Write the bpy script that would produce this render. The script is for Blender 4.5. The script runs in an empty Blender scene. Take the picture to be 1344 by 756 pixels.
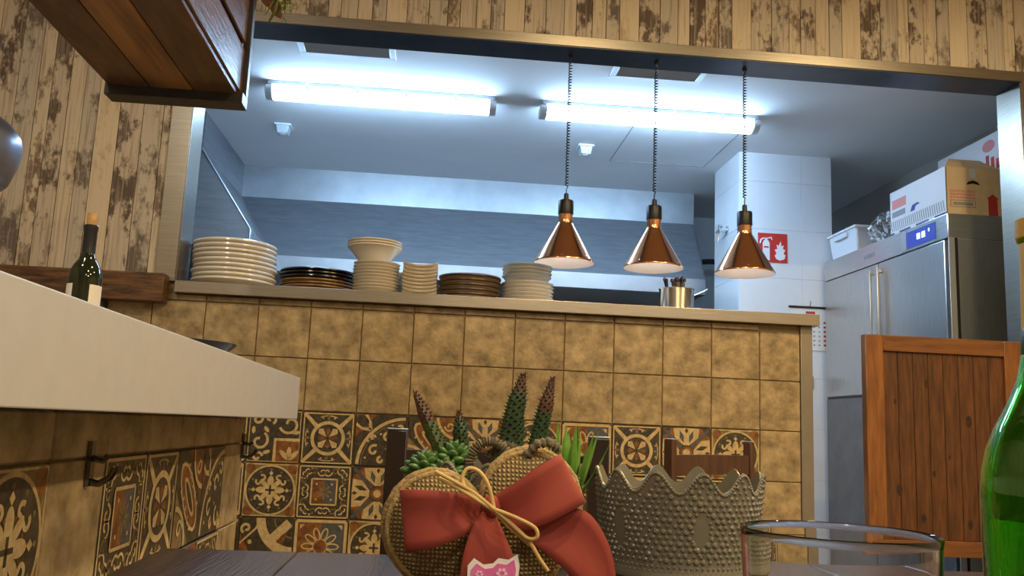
import bpy, bmesh, math, random
from mathutils import Vector, Matrix, Euler
random.seed(7)
PI = math.pi
sc = bpy.context.scene
COL = sc.collection

# ------------------------------------------------------------------ camera, world, lights, exposure
EYE = 0.95
F_PX, PITCH, ROLL, YAW = 1153.74, 0.157763, 0.041889, 0.085075
right = Vector((math.cos(YAW), -math.sin(YAW), 0)); fwd = Vector((math.sin(YAW), math.cos(YAW), 0)); up = Vector((0, 0, 1))
f2 = fwd * math.cos(PITCH) + up * math.sin(PITCH); u2 = up * math.cos(PITCH) - fwd * math.sin(PITCH)
r3 = right * math.cos(ROLL) + u2 * math.sin(ROLL); u3 = u2 * math.cos(ROLL) - right * math.sin(ROLL)
cam = bpy.data.cameras.new('camera'); cam.sensor_width = 36; cam.lens = F_PX / 1344 * 36; cam.clip_start = 0.02
co = bpy.data.objects.new('camera', cam); COL.objects.link(co)
M = Matrix((r3, u3, -f2)).transposed().to_4x4(); M.translation = (0, 0, EYE); co.matrix_world = M
sc.camera = co

world = bpy.data.worlds.new('world'); sc.world = world; world.use_nodes = True
world.node_tree.nodes['Background'].inputs[0].default_value = (0.9, 0.8, 0.65, 1)
world.node_tree.nodes['Background'].inputs[1].default_value = 0.02
sc.view_settings.view_transform = 'Standard'; sc.view_settings.look = 'None'
sc.view_settings.gamma = 1.0; sc.view_settings.use_curve_mapping = False
sc.view_settings.exposure = 0.0
DINING_W = 23.0          # each warm ceiling downlight
TUBE = 66.0               # emission of the fluorescent tubes
WARM = (1.0, 0.74, 0.40)
SOFT = (1.0, 0.89, 0.72)   # the lamps over the bar side are less yellow
COLD = (0.44, 0.69, 1.0)
DOWNLIGHTS = [(0.75, 1.7), (2.2, 1.7), (0.75, 0.1), (2.2, 0.1), (0.75, -1.5), (2.2, -1.5), (-1.0, -1.2), (-1.3, 0.9)]

def area(name, loc, size, power, color, rot=(0, 0, 0)):
    l = bpy.data.lights.new(name, 'AREA'); l.shape = 'DISK'; l.size = size; l.energy = power; l.color = color
    o = bpy.data.objects.new(name, l); COL.objects.link(o); o.location = loc; o.rotation_euler = rot
    return o
for (x, y) in DOWNLIGHTS:
    area('downlight_glow', (x, y, 3.02), 0.14, DINING_W * (1.45 if x > 2 else 1.15 if x > 0.5 else 0.95), SOFT if x < 0.5 or y < 0 else WARM)

# ------------------------------------------------------------------ materials
MATS = {}
def _base(name):
    m = bpy.data.materials.new(name); m.use_nodes = True
    nt = m.node_tree; b = nt.nodes['Principled BSDF']
    MATS[name] = m
    return m, nt, b
def sset(b, **k):
    for n, v in k.items():
        n = n.replace('_', ' ')
        if n in b.inputs: b.inputs[n].default_value = v
def pm(name, c1, c2=None, scale=20, rough=0.5, metal=0.0, bump=0.0, stretch=(1, 1, 1), detail=5, lo=0.35, hi=0.65, bscale=None, rand=False, spec=None):
    """noise-mottled principled material"""
    m, nt, b = _base(name)
    b.inputs['Base Color'].default_value = (*c1, 1); b.inputs['Roughness'].default_value = rough; b.inputs['Metallic'].default_value = metal
    if spec is not None: b.inputs['Specular IOR Level'].default_value = spec
    if c2 is None and bump == 0: return m
    tc = nt.nodes.new('ShaderNodeTexCoord'); mp = nt.nodes.new('ShaderNodeMapping'); mp.inputs['Scale'].default_value = stretch
    nt.links.new(tc.outputs['Object'], mp.inputs['Vector'])
    if rand:
        oi = nt.nodes.new('ShaderNodeObjectInfo'); mu = nt.nodes.new('ShaderNodeMath'); mu.operation = 'MULTIPLY'; mu.inputs[1].default_value = 37.0
        nt.links.new(oi.outputs['Random'], mu.inputs[0]); nt.links.new(mu.outputs[0], mp.inputs['Location'])
    nz = nt.nodes.new('ShaderNodeTexNoise'); nz.inputs['Scale'].default_value = scale; nz.inputs['Detail'].default_value = detail; nz.inputs['Roughness'].default_value = 0.6
    nt.links.new(mp.outputs[0], nz.inputs['Vector'])
    if c2 is not None:
        rp = nt.nodes.new('ShaderNodeValToRGB'); rp.color_ramp.elements[0].position = lo; rp.color_ramp.elements[1].position = hi
        rp.color_ramp.elements[0].color = (*c1, 1); rp.color_ramp.elements[1].color = (*c2, 1)
        nt.links.new(nz.outputs['Fac'], rp.inputs[0]); nt.links.new(rp.outputs[0], b.inputs['Base Color'])
    if bump:
        nz2 = nt.nodes.new('ShaderNodeTexNoise'); nz2.inputs['Scale'].default_value = bscale or scale * 2; nz2.inputs['Detail'].default_value = 4
        nt.links.new(mp.outputs[0], nz2.inputs['Vector'])
        bp = nt.nodes.new('ShaderNodeBump'); bp.inputs['Strength'].default_value = bump; bp.inputs['Distance'].default_value = 0.01
        nt.links.new(nz2.outputs['Fac'], bp.inputs['Height']); nt.links.new(bp.outputs[0], b.inputs['Normal'])
    return m
def glass(name, col, rough=0.0, ior=1.45):
    m, nt, b = _base(name); sset(b, Roughness=rough, IOR=ior); b.inputs['Base Color'].default_value = (*col, 1)
    b.inputs['Transmission Weight'].default_value = 1.0
    return m
def emit(name, col, s):
    m, nt, b = _base(name); b.inputs['Base Color'].default_value = (*col, 1)
    b.inputs['Emission Color'].default_value = (*col, 1); b.inputs['Emission Strength'].default_value = s
    return m

def plank_mat(name, light, dark, dark2, lo, hi):
    """flaking paint on old boards: light ground, dark flaked patches, fine streaks"""
    m, nt, b = _base(name); b.inputs['Roughness'].default_value = 0.75
    N = nt.nodes.new; L = nt.links.new
    tc = N('ShaderNodeTexCoord'); mp = N('ShaderNodeMapping'); mp.inputs['Scale'].default_value = (1.6, 1.6, 0.8)
    oi = N('ShaderNodeObjectInfo'); mu = N('ShaderNodeMath'); mu.operation = 'MULTIPLY'; mu.inputs[1].default_value = 53.0
    L(oi.outputs['Random'], mu.inputs[0]); L(mu.outputs[0], mp.inputs['Location']); L(tc.outputs['Object'], mp.inputs['Vector'])
    n0 = N('ShaderNodeTexNoise'); n0.inputs['Scale'].default_value = 6; n0.inputs['Detail'].default_value = 3; L(mp.outputs[0], n0.inputs['Vector'])
    nf = N('ShaderNodeTexNoise'); nf.inputs['Scale'].default_value = 26; nf.inputs['Detail'].default_value = 7; nf.inputs['Roughness'].default_value = 0.7; L(mp.outputs[0], nf.inputs['Vector'])
    ma = N('ShaderNodeMath'); ma.operation = 'MULTIPLY_ADD'; L(n0.outputs['Fac'], ma.inputs[0]); ma.inputs[1].default_value = 1.3; ma.inputs[2].default_value = -0.65
    n1 = N('ShaderNodeMath'); n1.operation = 'ADD'; L(ma.outputs[0], n1.inputs[0]); L(nf.outputs['Fac'], n1.inputs[1])
    r1 = N('ShaderNodeValToRGB'); r1.color_ramp.elements[0].position = lo; r1.color_ramp.elements[1].position = hi
    r1.color_ramp.elements[0].color = (*light, 1); r1.color_ramp.elements[1].color = (*dark, 1)
    L(n1.outputs[0], r1.inputs[0])
    mp2 = N('ShaderNodeMapping'); mp2.inputs['Scale'].default_value = (30, 30, 1.2); L(tc.outputs['Object'], mp2.inputs['Vector']); L(mu.outputs[0], mp2.inputs['Location'])
    n2 = N('ShaderNodeTexNoise'); n2.inputs['Scale'].default_value = 4; n2.inputs['Detail'].default_value = 6
    L(mp2.outputs[0], n2.inputs['Vector'])
    r2 = N('ShaderNodeValToRGB'); r2.color_ramp.elements[0].position = 0.5; r2.color_ramp.elements[1].position = 0.72
    r2.color_ramp.elements[0].color = (0, 0, 0, 1); r2.color_ramp.elements[1].color = (1, 1, 1, 1)
    L(n2.outputs['Fac'], r2.inputs[0])
    mx = N('ShaderNodeMix'); mx.data_type = 'RGBA'; L(r2.outputs[0], mx.inputs['Factor']); L(r1.outputs[0], mx.inputs['A']); mx.inputs['B'].default_value = (*dark2, 1)
    L(mx.outputs['Result'], b.inputs['Base Color'])
    bp = N('ShaderNodeBump'); bp.inputs['Strength'].default_value = 0.35; bp.inputs['Distance'].default_value = 0.004
    L(n1.outputs[0], bp.inputs['Height']); L(bp.outputs[0], b.inputs['Normal'])
    return m

CREAMW = plank_mat('board_cream', (0.74, 0.64, 0.48), (0.52, 0.40, 0.26), (0.64, 0.53, 0.38), 0.62, 0.80)
FLAKEB = plank_mat('board_brown', (0.64, 0.56, 0.45), (0.13, 0.095, 0.075), (0.38, 0.31, 0.25), 0.51, 0.64)
FLAKEG = plank_mat('board_grey', (0.60, 0.54, 0.45), (0.17, 0.14, 0.12), (0.36, 0.32, 0.27), 0.49, 0.65)
FLAKEL = plank_mat('board_light', (0.70, 0.61, 0.47), (0.22, 0.16, 0.12), (0.48, 0.40, 0.30), 0.54, 0.69)
TILE = pm('tile_tan', (0.175, 0.125, 0.058), (0.50, 0.375, 0.195), 17, 0.42, bump=0.35, rand=True, detail=12, lo=0.30, hi=0.66)
GROUT = pm('grout', (0.36, 0.26, 0.14), (0.28, 0.20, 0.10), 60, 0.9)
T_CREAM = pm('glaze_cream', (0.66, 0.50, 0.25), (0.46, 0.33, 0.14), 60, 0.4, rand=True)
T_DARK = pm('glaze_dark', (0.03, 0.026, 0.018), (0.085, 0.066, 0.038), 70, 0.4, rand=True)
T_RUST = pm('glaze_rust', (0.31, 0.12, 0.028), (0.12, 0.045, 0.016), 50, 0.4, rand=True)
T_BLUE = pm('glaze_slate', (0.06, 0.075, 0.085), (0.11, 0.11, 0.10), 60, 0.4, rand=True)
T_OLIVE = pm('glaze_olive', (0.26, 0.19, 0.085), (0.14, 0.10, 0.045), 60, 0.4, rand=True)
STEEL = pm('steel_brushed', (0.55, 0.55, 0.54), (0.66, 0.66, 0.65), 8, 0.30, 1.0, bump=0.04, stretch=(1, 1, 30), bscale=18)
STEELV = pm('steel_vertical', (0.50, 0.50, 0.49), (0.62, 0.62, 0.61), 8, 0.33, 1.0, bump=0.05, stretch=(30, 30, 1), bscale=14)
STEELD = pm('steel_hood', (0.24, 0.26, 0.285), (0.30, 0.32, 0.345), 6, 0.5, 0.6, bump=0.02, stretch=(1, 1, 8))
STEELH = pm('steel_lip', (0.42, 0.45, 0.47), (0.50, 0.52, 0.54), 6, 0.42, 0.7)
STEELC = pm('steel_counter', (0.36, 0.325, 0.265), (0.43, 0.395, 0.33), 8, 0.33, 1.0, bump=0.04, stretch=(1, 1, 30), bscale=18)
CHROME = pm('chrome', (0.75, 0.75, 0.75), None, rough=0.12, metal=1.0)
COPPER = pm('copper', (0.86, 0.42, 0.22), (0.90, 0.46, 0.25), 5, 0.17, 1.0)
ENAMEL = pm('enamel_white', (0.85, 0.80, 0.76), None, rough=0.35)
BLACKP = pm('black_plastic', (0.009, 0.008, 0.008), None, rough=0.4)
BLACKM = pm('black_metal', (0.02, 0.02, 0.022), (0.03, 0.03, 0.032), 20, 0.5)
WHITEWALL = pm('white_paint', (0.74, 0.74, 0.73), (0.70, 0.70, 0.69), 3, 0.8)
WTILE = pm('white_tile', (0.78, 0.79, 0.80), (0.74, 0.75, 0.77), 3, 0.22)
KCEIL = pm('ceiling_white', (0.82, 0.82, 0.81), (0.79, 0.79, 0.79), 4, 0.85)
DCEIL = pm('dining_ceiling', (0.55, 0.48, 0.38), (0.50, 0.44, 0.35), 4, 0.9)
PLASTER = pm('plaster_warm', (0.50, 0.42, 0.31), (0.46, 0.38, 0.28), 5, 0.85)
FLOORM = pm('floor_stone', (0.16, 0.12, 0.09), (0.22, 0.17, 0.13), 6, 0.5)
KFLOOR = pm('kitchen_floor', (0.52, 0.52, 0.52), (0.46, 0.46, 0.46), 10, 0.5)
BARWHITE = pm('bar_white', (0.51, 0.50, 0.48), (0.485, 0.475, 0.455), 30, 0.45)
DWOOD = pm('wood_dark', (0.035, 0.018, 0.010), (0.075, 0.036, 0.016), 9, 0.38, bump=0.1, stretch=(8, 1, 8), rand=True)
BOXWOOD = pm('wood_box', (0.13, 0.055, 0.016), (0.035, 0.015, 0.007), 7, 0.33, bump=0.1, stretch=(7, 1, 7), rand=True, lo=0.3, hi=0.7)
BOXHILITE = pm('wood_box_highlight', (0.30, 0.125, 0.028), (0.09, 0.036, 0.012), 5, 0.35, bump=0.1, stretch=(6, .5, 6), rand=True)  # orange highlight of the middle plank painted as lighter wood
LEDGEW = pm('wood_ledge', (0.20, 0.095, 0.032), (0.035, 0.017, 0.008), 9, 0.5, bump=0.2, stretch=(1.2, 7, 9), lo=0.35, hi=0.68)
DOORW = pm('wood_door', (0.18, 0.068, 0.018), (0.05, 0.020, 0.008), 7, 0.42, bump=0.12, stretch=(9, 9, 1), rand=True, lo=0.28, hi=0.72)
DOORF = pm('wood_door_frame', (0.33, 0.13, 0.032), (0.19, 0.07, 0.019), 6, 0.40, bump=0.1, stretch=(8, 8, 1), rand=True)
DOORR = pm('wood_door_rail', (0.26, 0.10, 0.026), (0.15, 0.056, 0.016), 6, 0.40, bump=0.1, stretch=(1, 8, 8), rand=True)
TABLEW = pm('wood_table', (0.026, 0.018, 0.016), (0.06, 0.044, 0.038), 7, 0.24, bump=0.18, stretch=(22, 1, 5), rand=True)
CHAIRW = pm('wood_chair', (0.016, 0.009, 0.007), (0.030, 0.016, 0.011), 12, 0.32, stretch=(6, 6, 1))
CHAIRB = pm('wood_chair_brown', (0.10, 0.042, 0.022), (0.06, 0.026, 0.014), 12, 0.35, stretch=(6, 6, 1))
PORC = pm('porcelain', (0.86, 0.83, 0.76), None, rough=0.18)
PORCC = pm('porcelain_cream', (0.82, 0.75, 0.62), None, rough=0.22)
PORCG = pm('porcelain_grey', (0.60, 0.62, 0.60), None, rough=0.2)
STONEW = pm('stoneware_tan', (0.62, 0.52, 0.36), (0.52, 0.43, 0.29), 30, 0.4)
RIMB = pm('rim_brown', (0.08, 0.04, 0.02), None, rough=0.35)
BLACKC = pm('black_ceramic', (0.012, 0.010, 0.010), None, rough=0.2)
GOLDC = pm('gold_brown_ceramic', (0.36, 0.22, 0.09), (0.20, 0.11, 0.04), 30, 0.35)
JUTE = None
POTGREY = pm('pot_greybeige', (0.185, 0.17, 0.12), (0.225, 0.205, 0.145), 25, 0.32)
RED = None
RAFFIA = pm('raffia', (0.66, 0.46, 0.17), (0.52, 0.34, 0.11), 60, 0.6, stretch=(1, 1, 1))
ROPE = pm('rope_dark', (0.12, 0.10, 0.06), (0.20, 0.17, 0.10), 120, 0.8, bump=0.3)
PINK = pm('tag_pink', (0.62, 0.10, 0.33), (0.75, 0.20, 0.45), 60, 0.5)
PAPER = pm('paper_white', (0.80, 0.78, 0.74), None, rough=0.7)
CORK = pm('cork', (0.50, 0.30, 0.11), (0.36, 0.20, 0.07), 90, 0.8)
BOTTLEB = pm('bottle_black_green', (0.012, 0.016, 0.006), None, rough=0.06)
LABELC = pm('label_cream', (0.72, 0.68, 0.58), None, rough=0.6)
FOIL = pm('foil_black', (0.012, 0.012, 0.014), None, rough=0.35)
GOLD = pm('foil_gold', (0.90, 0.60, 0.07), (0.82, 0.52, 0.06), 80, 0.45, 0.0)
GREENG = glass('green_glass', (0.22, 0.74, 0.13), 0.0, 1.5)
CLEARG = glass('clear_glass', (0.97, 0.98, 0.97), 0.0, 1.45)
GREYG = glass('grey_glass', (0.90, 0.92, 0.97), 0.02, 1.45)
LEAFD = pm('leaf_dark', (0.020, 0.046, 0.018), (0.042, 0.078, 0.025), 60, 0.45, rand=True)
LEAFL = pm('leaf_bright', (0.12, 0.30, 0.035), (0.20, 0.40, 0.06), 40, 0.4, rand=True)
LEAFM = pm('leaf_mid', (0.07, 0.165, 0.045), (0.11, 0.22, 0.065), 40, 0.4, rand=True)
LEAFO = pm('leaf_olive', (0.045, 0.075, 0.020), (0.085, 0.115, 0.03), 60, 0.45)
LEAFR = pm('leaf_red_tip', (0.080, 0.036, 0.018), (0.115, 0.050, 0.024), 60, 0.45)
SOIL = pm('soil', (0.02, 0.014, 0.009), (0.05, 0.035, 0.02), 90, 0.95, bump=0.6)
DRYLEAF = pm('dry_leaf', (0.50, 0.26, 0.15), (0.36, 0.17, 0.09), 30, 0.7)
SPRIG = pm('sprig_green', (0.25, 0.26, 0.06), (0.14, 0.17, 0.04), 40, 0.6)
CARDB = pm('cardboard', (0.74, 0.58, 0.36), (0.68, 0.52, 0.31), 20, 0.8)
CARTW = pm('carton_white', (0.80, 0.80, 0.82), None, rough=0.55)
PRED = pm('print_red', (0.55, 0.045, 0.03), None, rough=0.6)
PPINK = pm('print_pale_red', (0.75, 0.28, 0.26), None, rough=0.6)
PBLUE = pm('print_blue', (0.045, 0.055, 0.26), None, rough=0.5)
PGREY = pm('print_grey', (0.30, 0.31, 0.33), None, rough=0.6)
PYEL = pm('print_yellow', (0.80, 0.55, 0.05), None, rough=0.6)
SIGNRED = pm('sign_red', (0.62, 0.035, 0.025), None, rough=0.4)
SIGNW = pm('sign_white', (0.85, 0.85, 0.85), None, rough=0.4)
TUBW = pm('plastic_translucent', (0.78, 0.80, 0.83), None, rough=0.35)
BAGM = glass('plastic_bag', (0.93, 0.95, 0.97), 0.12, 1.2)
DISPLAY = emit('display_blue', (0.03, 0.05, 0.32), 0.5)
DISPDIG = emit('display_digits', (0.35, 0.5, 1.0), 3.0)
TUBEM = emit('tube_light', COLD, TUBE)
FIXT = pm('fixture_grey', (0.50, 0.52, 0.54), None, rough=0.5)
FIXCLEAR = pm('fixture_clear_end', (0.65, 0.70, 0.74), None, rough=0.2)
LENSG = pm('lens_grey', (0.45, 0.50, 0.52), None, rough=0.3)
GLOW = emit('downlight_lens', (1.0, 0.75, 0.45), 4.0)

def weave_mat():
    m, nt, b = _base('jute_weave'); b.inputs['Roughness'].default_value = 0.9
    N = nt.nodes.new; L = nt.links.new
    tc = N('ShaderNodeTexCoord')
    ws = []
    for d in ('X', 'Z'):
        w = N('ShaderNodeTexWave'); w.bands_direction = d; w.inputs['Scale'].default_value = 92; w.inputs['Distortion'].default_value = 2.2; w.inputs['Detail'].default_value = 1.0
        L(tc.outputs['Object'], w.inputs['Vector']); ws.append(w)
    mx = N('ShaderNodeMath'); mx.operation = 'MULTIPLY'; L(ws[0].outputs['Fac'], mx.inputs[0]); L(ws[1].outputs['Fac'], mx.inputs[1])
    rp = N('ShaderNodeValToRGB'); rp.color_ramp.elements[0].color = (0.15, 0.10, 0.04, 1); rp.color_ramp.elements[1].color = (0.62, 0.47, 0.22, 1); rp.color_ramp.elements[1].position = 0.48
    L(mx.outputs[0], rp.inputs[0]); L(rp.outputs[0], b.inputs['Base Color'])
    bp = N('ShaderNodeBump'); bp.inputs['Strength'].default_value = 0.9; bp.inputs['Distance'].default_value = 0.004
    L(mx.outputs[0], bp.inputs['Height']); L(bp.outputs[0], b.inputs['Normal'])
    return m
JUTE = weave_mat()
def cloth_mat():
    m, nt, b = _base('ribbon_red'); b.inputs['Roughness'].default_value = 0.75
    sset(b, Sheen_Weight=0.1)
    N = nt.nodes.new; L = nt.links.new
    tc = N('ShaderNodeTexCoord'); w = N('ShaderNodeTexNoise'); w.inputs['Scale'].default_value = 900; L(tc.outputs['Object'], w.inputs['Vector'])
    rp = N('ShaderNodeValToRGB'); rp.color_ramp.elements[0].color = (0.24, 0.030, 0.019, 1); rp.color_ramp.elements[1].color = (0.34, 0.050, 0.031, 1)
    L(w.outputs['Fac'], rp.inputs[0]); L(rp.outputs[0], b.inputs['Base Color'])
    return m
RED = cloth_mat()

# ------------------------------------------------------------------ mesh helpers
class MB:
    def __init__(s): s.v = []; s.f = []; s.m = []; s.cur = 0
    def mat(s, i): s.cur = i; return s
    def add(s, vs, fs):
        o = len(s.v); s.v += [tuple(v) for v in vs]
        for f in fs: s.f.append([o + i for i in f]); s.m.append(s.cur)
        return s
    def box(s, x0, x1, y0, y1, z0, z1):
        v = [(x0, y0, z0), (x1, y0, z0), (x1, y1, z0), (x0, y1, z0), (x0, y0, z1), (x1, y0, z1), (x1, y1, z1), (x0, y1, z1)]
        return s.add(v, [(3, 2, 1, 0), (4, 5, 6, 7), (0, 1, 5, 4), (1, 2, 6, 5), (2, 3, 7, 6), (3, 0, 4, 7)])
    def hexa(s, v): # 8 points: bottom 4 ccw, top 4 ccw
        return s.add(v, [(3, 2, 1, 0), (4, 5, 6, 7), (0, 1, 5, 4), (1, 2, 6, 5), (2, 3, 7, 6), (3, 0, 4, 7)])
    def lathe(s, prof, n=40, c=(0, 0, 0), closed=False):
        o = []; k = len(prof)
        for i in range(n):
            a = 2 * PI * i / n
            for r, z in prof: o.append((c[0] + r * math.cos(a), c[1] + r * math.sin(a), c[2] + z))
        fs = []
        rng = k if closed else k - 1
        for i in range(n):
            j = (i + 1) % n
            for q in range(rng):
                p = (q + 1) % k
                if prof[q][0] < 1e-7 and prof[p][0] < 1e-7: continue
                fs.append((i * k + q, j * k + q, j * k + p, i * k + p))
        return s.add(o, fs)
    def tube(s, pts, r, n=8, caps=True):
        pts = [Vector(p) for p in pts]; k = len(pts); rs = r if isinstance(r, (list, tuple)) else [r] * k
        o = []; up_ = None
        for i, p in enumerate(pts):
            t = (pts[min(i + 1, k - 1)] - pts[max(i - 1, 0)]).normalized()
            if up_ is None:
                up_ = Vector((0, 0, 1)) if abs(t.z) < 0.9 else Vector((1, 0, 0))
            a = t.cross(up_)
            if a.length < 1e-6: a = t.orthogonal()
            a.normalize(); b = a.cross(t).normalized(); up_ = b
            for q in range(n):
                an = 2 * PI * q / n
                o.append(p + (a * math.cos(an) + b * math.sin(an)) * rs[i])
        fs = []
        for i in range(k - 1):
            for q in range(n):
                w = (q + 1) % n
                fs.append((i * n + q, i * n + w, (i + 1) * n + w, (i + 1) * n + q))
        if caps: fs += [tuple(range(n - 1, -1, -1)), tuple((k - 1) * n + q for q in range(n))]
        return s.add(o, fs)
    def prism(s, pts, d0, d1, axis='y'):
        """outline pts (a,b) extruded; axis y: (a,d,b); axis x: (d,a,b); axis z: (a,b,d)"""
        def P(a, b, d): return {'y': (a, d, b), 'x': (d, a, b), 'z': (a, b, d)}[axis]
        n = len(pts); v = [P(a, b, d0) for a, b in pts] + [P(a, b, d1) for a, b in pts]
        fs = [tuple(range(n)), tuple(range(2 * n - 1, n - 1, -1))] + [(i, (i + 1) % n, n + (i + 1) % n, n + i) for i in range(n)]
        return s.add(v, fs)
    def grid(s, fn, nu, nv, thick=0.0):
        P = [[Vector(fn(i / nu, j / nv)) for j in range(nv + 1)] for i in range(nu + 1)]
        o = [p for row in P for p in row]; W = nv + 1
        fs = [(i * W + j, (i + 1) * W + j, (i + 1) * W + j + 1, i * W + j + 1) for i in range(nu) for j in range(nv)]
        return s.add(o, fs)
    def mesh(s, name, mats, bevel=0.0, smooth=True, angle=35, weld=False, seg=2):
        me = bpy.data.meshes.new(name); me.from_pydata(s.v, [], s.f)
        for m in mats: me.materials.append(m)
        if len(mats) > 1: me.polygons.foreach_set('material_index', s.m)
        bm = bmesh.new(); bm.from_mesh(me)
        if weld: bmesh.ops.remove_doubles(bm, verts=bm.verts, dist=1e-6)
        bmesh.ops.recalc_face_normals(bm, faces=bm.faces)
        if bevel:
            bmesh.ops.bevel(bm, geom=[e for e in bm.edges if len(e.link_faces) == 2 and e.calc_face_angle(0) > 0.5], offset=bevel, segments=seg, affect='EDGES', profile=0.5, clamp_overlap=True)
        bm.to_mesh(me); bm.free()
        if smooth:
            me.polygons.foreach_set('use_smooth', [True] * len(me.polygons)); me.set_sharp_from_angle(angle=math.radians(min(angle, 20) if bevel else angle))
        me.update()
        return me

def obj(name, me, parent=None, loc=(0, 0, 0), rot=(0, 0, 0)):
    o = bpy.data.objects.new(name, me); COL.objects.link(o); o.location = loc; o.rotation_euler = rot
    if parent: o.parent = parent
    return o
def part(name, mb, mats, parent, bevel=0.0, loc=(0, 0, 0), rot=(0, 0, 0), label=None, **k):
    if not isinstance(mats, (list, tuple)): mats = [mats]
    o = obj(name, mb.mesh(name, mats, bevel, **k), parent, loc, rot)
    if label: o['label'] = label
    return o
def tag(o, label, cat, group=None):
    o['label'] = label; o['category'] = cat
    if group: o['group'] = group
    return o
def thing(name, label, cat, loc=(0, 0, 0), rot=(0, 0, 0), group=None):
    o = obj(name, None, None, loc, rot); o.empty_display_size = 0.05
    return tag(o, label, cat, group)
def struct(name, mb, mats, bevel=0.0, label=None, **k):
    o = part(name, mb, mats, None, bevel, **k); o['kind'] = 'structure'
    if label: o['label'] = label
    return o
def dup(root, loc, rot=None, label=None):
    r = root.copy(); COL.objects.link(r); r.location = loc
    if rot is not None: r.rotation_euler = rot
    if label: r['label'] = label
    for ch in list(root.children):
        c = ch.copy(); COL.objects.link(c); c.parent = r
        for g in list(ch.children):
            d = g.copy(); COL.objects.link(d); d.parent = c
    return r
def box(*a): return MB().box(*a)
ORD = ['lowest', 'second', 'third', 'fourth', 'fifth', 'sixth', 'seventh', 'eighth', 'ninth', 'tenth', 'eleventh', 'twelfth']
def text_mesh(s, size, mat_, depth=0.0004):
    c = bpy.data.curves.new('lettering', 'FONT'); c.body = s; c.size = size; c.extrude = depth; c.align_x = 'CENTER'; c.align_y = 'CENTER'
    o = bpy.data.objects.new('lettering', c); COL.objects.link(o)
    dg = bpy.context.evaluated_depsgraph_get(); me = bpy.data.meshes.new_from_object(o.evaluated_get(dg))
    bpy.data.objects.remove(o); bpy.data.curves.remove(c)
    me.materials.clear(); me.materials.append(mat_)
    return me

# ------------------------------------------------------------------ the setting
D = 3.457                 # face of the tiles on the pass wall
KZ, DZ = 2.75, 3.05       # kitchen / dining ceiling heights
OX0, OX1, OZ = -1.01, 2.49, 2.54   # opening
CT0, CT1 = 1.408, 1.455   # pass counter
W1 = 3.607                # kitchen side of the wall
struct('floor', box(-2.4, 3.4, -3.2, W1, -0.1, 0), FLOORM)
struct('floor', box(-2.4, 3.4, W1, 7.3, -0.1, 0), KFLOOR)
struct('ceiling', box(-2.4, 3.4, -3.2, D + 0.012, DZ, DZ + 0.1), DCEIL)
kc = struct('ceiling', box(-2.4, 3.4, W1, 7.3, KZ, KZ + 0.1), KCEIL)
struct('wall_left', box(-2.4, -2.3, -3.2, D, 0, DZ), PLASTER)
struct('wall_right', box(3.3, 3.4, -3.2, D, 0, DZ), PLASTER)
struct('wall_back', box(-2.4, 3.4, -3.3, -3.2, 0, DZ), PLASTER)
struct('wall_kitchen_back', box(-2.4, 3.4, 7.0, 7.1, 0, KZ), WTILE)
struct('wall_kitchen_left', box(-2.0, -1.9, W1, 7.0, 0, KZ), STEELD)
struct('wall_kitchen_right', box(3.1, 3.2, W1, 7.0, 0, KZ), pm('wall_grey', (0.48, 0.46, 0.43), (0.44, 0.42, 0.39), 3, 0.7))
B0 = D + 0.012            # wall body starts behind the boards and tiles
wf = MB()
wf.box(-2.4, OX0, B0, W1, 0, DZ)                 # left of the opening
wf.box(OX0, OX1, B0, W1, OZ, DZ)                 # lintel
wf.box(OX1, 3.4, B0, W1, 0, DZ)                  # right of the opening
wf.box(OX0, 1.485, B0 - 0.004, W1, 0, CT0)       # low wall under the counter
wallf = struct('wall_front', wf, GROUT, label='pass wall with boarded lintel and tiled half wall')
wallf.data.materials[0] = GROUT

# boards: repeating set, as in the photograph's wall covering
KINDS = [(0.085, CREAMW), (0.090, FLAKEB), (0.078, FLAKEG), (0.052, FLAKEL), (0.068, FLAKEB), (0.060, FLAKEL), (0.057, FLAKEG)]
def boards(xa, xb, za, zb, yf, phase):
    per = sum(k[0] for k in KINDS); x = xa - ((xa - phase) % per); cache = {}
    while x < xb:
        for i, (w, m) in enumerate(KINDS):
            a, b = max(x, xa), min(x + w, xb)
            if b - a > 0.008:
                key = (i, round(b - a, 4), round(zb - za, 3))
                if key not in cache:
                    mb = box(0.0012, b - a - 0.0012, 0, 0.012, 0, zb - za); cache[key] = mb.mesh('plank', [m], 0.0012, seg=1)
                o = obj('plank', cache[key], wallf, (a, yf + (0.0015 if i % 2 else 0), za))
            x += w
boards(-2.29, OX0 - 0.075, CT1 + 0.015, DZ, D - 0.001, -1.375)
boards(OX0 - 0.075, 3.29, OZ + 0.043, DZ, D - 0.001, 0.215)
boards(OX1 + 0.06, 3.29, 0.0, OZ + 0.043, D - 0.001, 0.215)

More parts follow.
